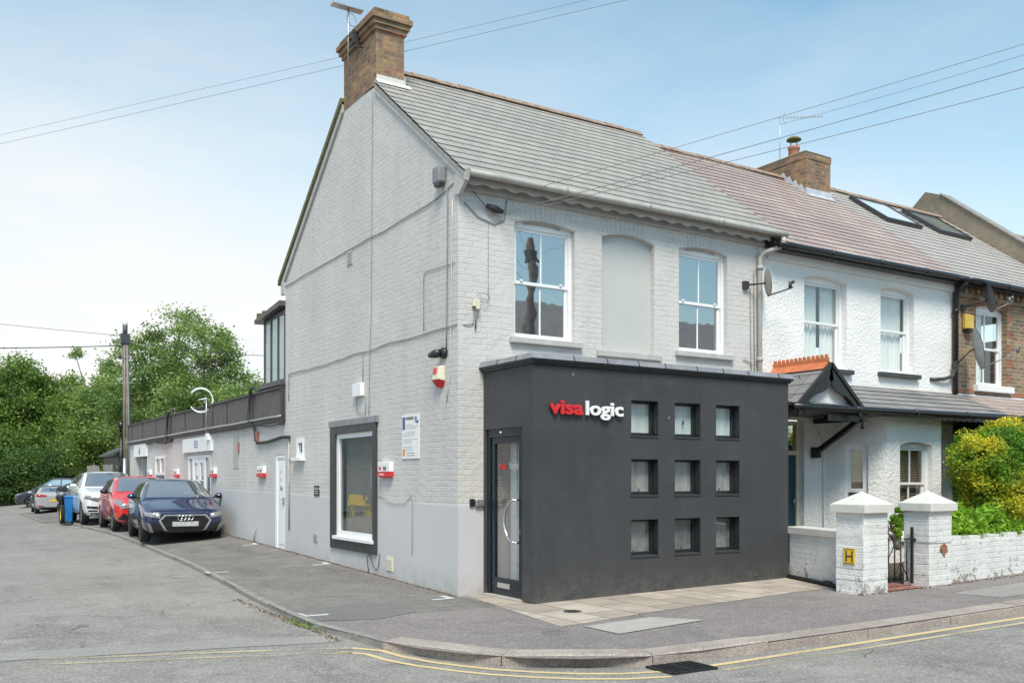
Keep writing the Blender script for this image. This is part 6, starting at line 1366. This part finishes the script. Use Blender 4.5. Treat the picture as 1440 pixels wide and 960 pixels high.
# shed and fence beyond the annexe
t = empty('dark_shed', (3.6,34,.2), 'dark boarded shed with a sloping roof behind the telegraph pole', 'shed')
m = MB(); m.prism([(1.35,33.5,.0),(5.5,33.5,.0),(5.5,33.5,4.4),(1.35,33.5,2.55)], (0,4,0)); m.build('wall', 'wood_dark' if 'wood_dark' in M else 'dark_frame', t); m = MB(); m.prism([(1.15,33.3,2.5),(5.6,33.3,4.5),(5.6,33.3,4.6),(1.15,33.3,2.6)], (0,4.4,0)); m.build('roof', 'fascia', t)
for k, (a, b) in enumerate(((122.5,139.5),(145,158.5))):
    p, q = camloc(38.5, a, 0), camloc(38, b, 0); lab = ('weathered grey board fence panel left of the gap', 'weathered grey board fence panel nearest the dark shed')[k]
    f = empty('fence', (p[0],p[1],-.2), lab, 'fence'); n = 6
    for j in range(n):
        A = Vector(p).lerp(Vector(q), j/n); B = Vector(p).lerp(Vector(q), (j+.93)/n); h = 2.06+random.uniform(-.03,.03)+k*.02
        MB().hexa([(A.x,A.y,-.3),(B.x,B.y,-.3),(B.x,B.y+.03,-.3),(A.x,A.y+.03,-.3)],[(A.x,A.y,h),(B.x,B.y,h),(B.x,B.y+.03,h),(A.x,A.y+.03,h)]).build('board', 'wood_grey', f)
# ------------------------------------------------------------ trees
def tree(loc, h, crown, mat, size, label, seed, n_clump=120, per=230, name='tree', lump=.75, spread=.2, thin=0, trunk=.22, kt=1):
    """crown: list of (centre, radii); limbs run to the clumps"""
    if kt != 1:
        cv = Vector((-5.88,-10.63,1.55)); sc = lambda p: tuple(cv+(Vector(p)-cv)*kt)
        loc = sc(loc)[:2]+(loc[2],); crown = [(sc(c), tuple(q*kt for q in r)) for c, r in crown]; lump *= kt; size *= kt
    rng = np.random.default_rng(seed); root = empty(name, loc, label, 'tree'); P = []; T = []; tips = []
    vol = np.array([r[0]*r[1]*r[2] for _, r in crown]); pr = vol**.8/np.sum(vol**.8)
    for k in range(n_clump):
        c, r = crown[rng.choice(len(crown), p=pr)]; d = rng.normal(size=3); d /= np.linalg.norm(d); q = np.array(c)+d*np.array(r)*rng.uniform(.35, 1.0)**.5
        if q[2] < loc[2]+.3: continue
        l = lump*rng.uniform(.55, 1.3); n = int(1.9*per*rng.uniform(.5, 1.3)*(l/lump)**2)
        g_ = rng.normal(size=(n, 3))*l*np.array([.5,.5,.34]); pp = q+g_; pp[:, 2] -= .18*np.abs(g_[:, 0])
        P.append(pp); T.append(np.clip(rng.uniform(.1,.9)+rng.normal(size=n)*.18, 0, 1)); tips.append(q)
    P = np.concatenate(P); T = np.concatenate(T)
    leaves('crown', mat, P, size*.68, root, tint=T, seed=seed, squash=.5)
    m = MB(); zc = loc[2]+h*.32; base = Vector(loc); fork = base+Vector((rng.normal()*.2, rng.normal()*.2, h*.34))
    m.tube([base-Vector((0,0,.3)), base.lerp(fork,.5)+Vector((rng.normal()*.08,0,0)), fork], [trunk, trunk*.8, trunk*.65], 10)
    for c, r in crown:
        e = Vector(c); mid = fork.lerp(e, .5)+Vector((rng.normal()*.2, rng.normal()*.2, .1)); m.tube([fork, mid, e], [trunk*.5, trunk*.34, trunk*.2], 8)
    for q in tips[::2]:
        c = min(crown, key=lambda cr: sum((a-b)**2 for a, b in zip(cr[0], q)))[0]; a = Vector(c); b = Vector(q); m.tube([a, a.lerp(b,.5)+Vector((0,0,.12)), b], [trunk*.17, trunk*.1, .012], 5)
    m.build('trunk', 'bark', root); return root
def C3(d, px, z): return camloc(d, px, z)
def tr(d, px, z0=-.3): return camloc(d, px, z0)
# dense dark trees on the left
tree(tr(58,-60), 9, [(C3(57,-70,5.2),(4,3,4.0)),(C3(57,-20,3.4),(3,3,3))], 'leaf_dark', .30, 'dense dark green tree cut by the left edge of the picture', 21, 150, 230, kt=1.22)
tree(tr(56,25), 9, [(C3(55,18,5.6),(2.6,2.5,2.9)),(C3(54,30,2.8),(3.0,2.5,2.4))], 'leaf_mid', .28, 'dense dark tree near the left edge rising straight behind the far parked cars', 22, 170, 230, kt=1.22)
tree(tr(56,85), 8, [(C3(56,78,5.5),(1.9,2,2.6)),(C3(54,90,2.6),(2.6,2,2.3))], 'leaf_mid', .26, 'mid green tree with a lighter top between the dark trees and the telegraph pole', 23, 150, 220, kt=1.22)
tree(tr(54,130), 7, [(C3(54,128,4.5),(2.2,2,2.0)),(C3(53,140,2.3),(2.4,2,2.0))], 'leaf_mid', .24, 'rounded yellowish green tree just left of the telegraph pole', 24, 130, 210, kt=1.22)
tree(tr(50,60), 4, [(C3(50,55,1.6),(3.2,1.2,1.5)),(C3(50,110,1.8),(2.6,1.2,1.6))], 'leaf_dark', .22, 'low dark bushy growth behind the people carrier', 25, 110, 190, 'bush', .6, kt=1.22)
tree(tr(50,-10), 4, [(C3(49,-20,1.6),(3.0,1.2,1.7))], 'leaf_dark', .22, 'low dark bush at the left edge beside the yard', 26, 80, 190, 'bush', .6, kt=1.22)
# feathery trees behind the annexe
tree(tr(41,215), 9.5, [(C3(41,200,6.2),(1.7,1.6,2.0)),(C3(41,245,6.9),(1.8,1.6,2.1)),(C3(41,220,4.0),(2.6,2,2.0))], 'leaf_light', .19, 'tall feathery light green tree rising right behind the telegraph pole', 27, 150, 120, 'tree', .55)
tree(tr(38,290), 8.5, [(C3(38,288,6.2),(1.5,1.4,1.9)),(C3(38,325,4.6),(1.6,1.4,1.3)),(C3(38,265,4.3),(1.8,1.5,1.6))], 'leaf_light', .18, 'feathery light green tree behind the middle of the annexe parapet', 28, 130, 110, 'tree', .5)
tree(tr(33,345), 5.6, [(C3(34,338,4.1),(1.2,1.2,.9)),(C3(33,375,3.9),(1.3,1.2,.7))], 'leaf_light', .17, 'small bright green tree top showing just left of the glazed dormer', 29, 60, 140, 'tree', .45)
tree(tr(46,175), 7, [(C3(46,160,4.2),(2.0,2,2.2)),(C3(46,190,3.4),(2.2,2,2.2))], 'leaf_mid', .22, 'mid green tree filling the gap behind the pole and the dark shed', 30, 120, 200, kt=1.2)
# loose branches of the feathery tree reaching left over the yard
tree(tr(43,150), 8.2, [(C3(42,105,7.2),(.45,.4,.18)),(C3(42,98,5.9),(.35,.3,.4)),(C3(42,112,5.4),(.45,.4,.3)),(C3(42,142,6.9),(.35,.3,.18)),(C3(42,150,6.2),(.6,.5,.35)),(C3(42,160,6.6),(.4,.4,.3)),(C3(42,130,5.0),(.8,.6,.4))], 'leaf_light', .17, 'thin straggly tree with bare branches reaching left of the telegraph pole', 31, 40, 75, 'tree', .32, trunk=.1, kt=1.4)
tree(tr(75,400), 6, [(C3(75,330,4.0),(6,3,2.2))], 'leaf_mid', .35, 'distant treeline low behind the annexe roof', 33, 90, 120, 'tree', .9)
# overhead wires
wire((-.02,24.5,6.2), (-30,20,5.2), .7, .016, 'overhead wire running left from the telegraph pole above the trees')
wire((.1,24.5,6.55), (-30,42,11.5), .5, .008, 'faint overhead wire leaving the pole top to the left')
wire((.2,24.5,6.4), (6,14.0,5.2), .3, .010, 'overhead wire from the pole to the rear of the corner building')
# ------------------------------------------------------------ across the street and yard (seen as reflections)
def terrace(x0, x1, y0, label, wallm, roofm, h=6.3):
    t = empty('opposite_terrace', ((x0+x1)/2,y0,0), label, 'building'); PL_ = lambda u, d, z: (u, y0-d, z); ho = []
    x = x0+.9
    while x < x1-2:
        ho += [[(x,.8),(x+1.1,.8),(x+1.1,2.2),(x,2.2)],[(x,3.4),(x+1.1,3.4),(x+1.1,4.8),(x,4.8)],[(x+2.1,0),(x+3.0,0),(x+3.0,2.3),(x+2.1,2.3)]]; x += 4.4
    m = MB(); wall(m, PL_, [(x0,-.3),(x1,-.3),(x1,h),(x0,h)], ho, .15); m.build('wall', wallm, t)
    m = MB(); m.prism([(x0,y0+.3,h),(x0,y0-3.5,h+2.9),(x0,y0-7,h)], (x1-x0,0,0)); m.build('roof', roofm, t)
    for i, q in enumerate(ho):
        a, b, c_, d = q[0][0], q[1][0], q[0][1], q[2][1]; m = MB(); pbox(m, PL_, a, b, .12, .16, c_, d); f = m.build('window' if i % 3 < 2 else 'door', 'glass_dark' if i % 3 < 2 else 'teal_door', t)
        if i % 3 < 2:
            m = MB()
            for (p, r, u, v) in ((a,a+.07,c_,d),(b-.07,b,c_,d),(a+.07,b-.07,(c_+d)/2-.03,(c_+d)/2+.03),(a+.07,b-.07,c_,c_+.07),(a+.07,b-.07,d-.07,d),((a+b)/2-.02,(a+b)/2+.02,c_+.07,d-.07)): pbox(m, PL_, p, r, .08, .119, u, v)
            m.build('frame', 'white_upvc', f)
    m = MB(); m.box((x0+4,y0-4,h+2),(x0+4.8,y0-3,h+3.9)); m.build('chimney', 'stock_house', t)
    return t
terrace(-16, 1.6, -19.5, 'brown brick terrace across the road, seen only as a reflection in windows', 'stock_house', 'slate_far')
terrace(2.4, 28, -19.5, 'pale painted terrace across the road, seen only as a reflection in windows', 'smooth_white', 'slate_far')
t = empty('yard_building', (-14,22,0), 'low pale building across the side road, seen only as a reflection', 'building'); m = MB(); m.box((-20,17,-.2),(-12.5,45,4.2)); m.build('wall', 'grey_render', t); m = MB(); m.prism([(-20.3,16.7,4.2),(-12.2,16.7,4.2),(-16,16.7,6.0)], (0,28.6,0)); m.build('roof', 'slate_far', t)
t = empty('yellow_chair', (-8.5,23.8,0), 'yellow folding chair across the side road, seen reflected in the big side window', 'chair'); m = MB(); m.box((-8.9,23.5,.42),(-8.2,24.0,.46)); m.box((-8.9,23.98,.46),(-8.2,24.02,.85)); m.build('seat', 'yellow', t)
for a, b in ((-8.88,23.5),(-8.22,23.5),(-8.88,24.0),(-8.22,24.0)): MB().bar((a,b,-.05),(a,b,.45),.05).build('leg', 'yellow', t)
for k in range(3):
    y = 21.5+3.3*k; t = empty('mesh_barrier', (-9.4,y+1.6,0), ('nearest','middle','farthest')[k]+' galvanised mesh barrier panel across the side road, seen reflected', 'barrier'); m = MB()
    for yy in (y,y+3.2): m.tube([(-9.4,yy,-.05),(-9.4,yy,2.0)], .03, 6)
    for zz in (.15,2.0,1.0): m.tube([(-9.4,y,zz),(-9.4,y+3.2,zz)], .025, 6)
    m.build('frame', 'alu', t)

_w = wire
def wire(*a): _w(*a, mt='cable_grey')
# telegraph pole across the road: carries the wires that reach the corner building, and is mirrored in its windows
t = empty('telegraph_pole', (8.5,-10.9,0), 'wooden telegraph pole across the road carrying the wires to the grey corner building', 'pole')
m = MB(); m.tube([(8.5,-10.9,-.2),(8.5,-10.9,8.2)], [.16,.11], 14); m.build('pole', 'pole_wood', t)
m = MB(); m.box((8.36,-11.05,7.6),(8.64,-10.75,7.9)); m.build('terminal_box', 'dark_frame', t)
TP = (8.5,-10.9)
wire((.62,-.10,5.07), (*TP,7.35), .12, .0045, 'upper of the overhead wires running from the splice under the gutter out over the road')
wire((1.1,-.25,5.45), (*TP,7.55), .05, .0035, 'overhead wire leaving the gutter edge above the left sash window')
wire((.60,-.10,5.03), (*TP,6.95), .12, .004, 'lowest overhead wire running from the splice under the gutter out over the road')
wire((10.0,3.5,9.3), (*TP,7.75), .2, .004, 'thin overhead wire passing near the small tv aerial')
wire((-15.5,30.9,9.3), (*TP,8.05), .12, .0035, 'long overhead wire crossing the sky in front of the big chimney')
wire((-15.5,30.9,9.55), (*TP,8.12), .10, .003, 'second long overhead wire just above the one crossing the big chimney')
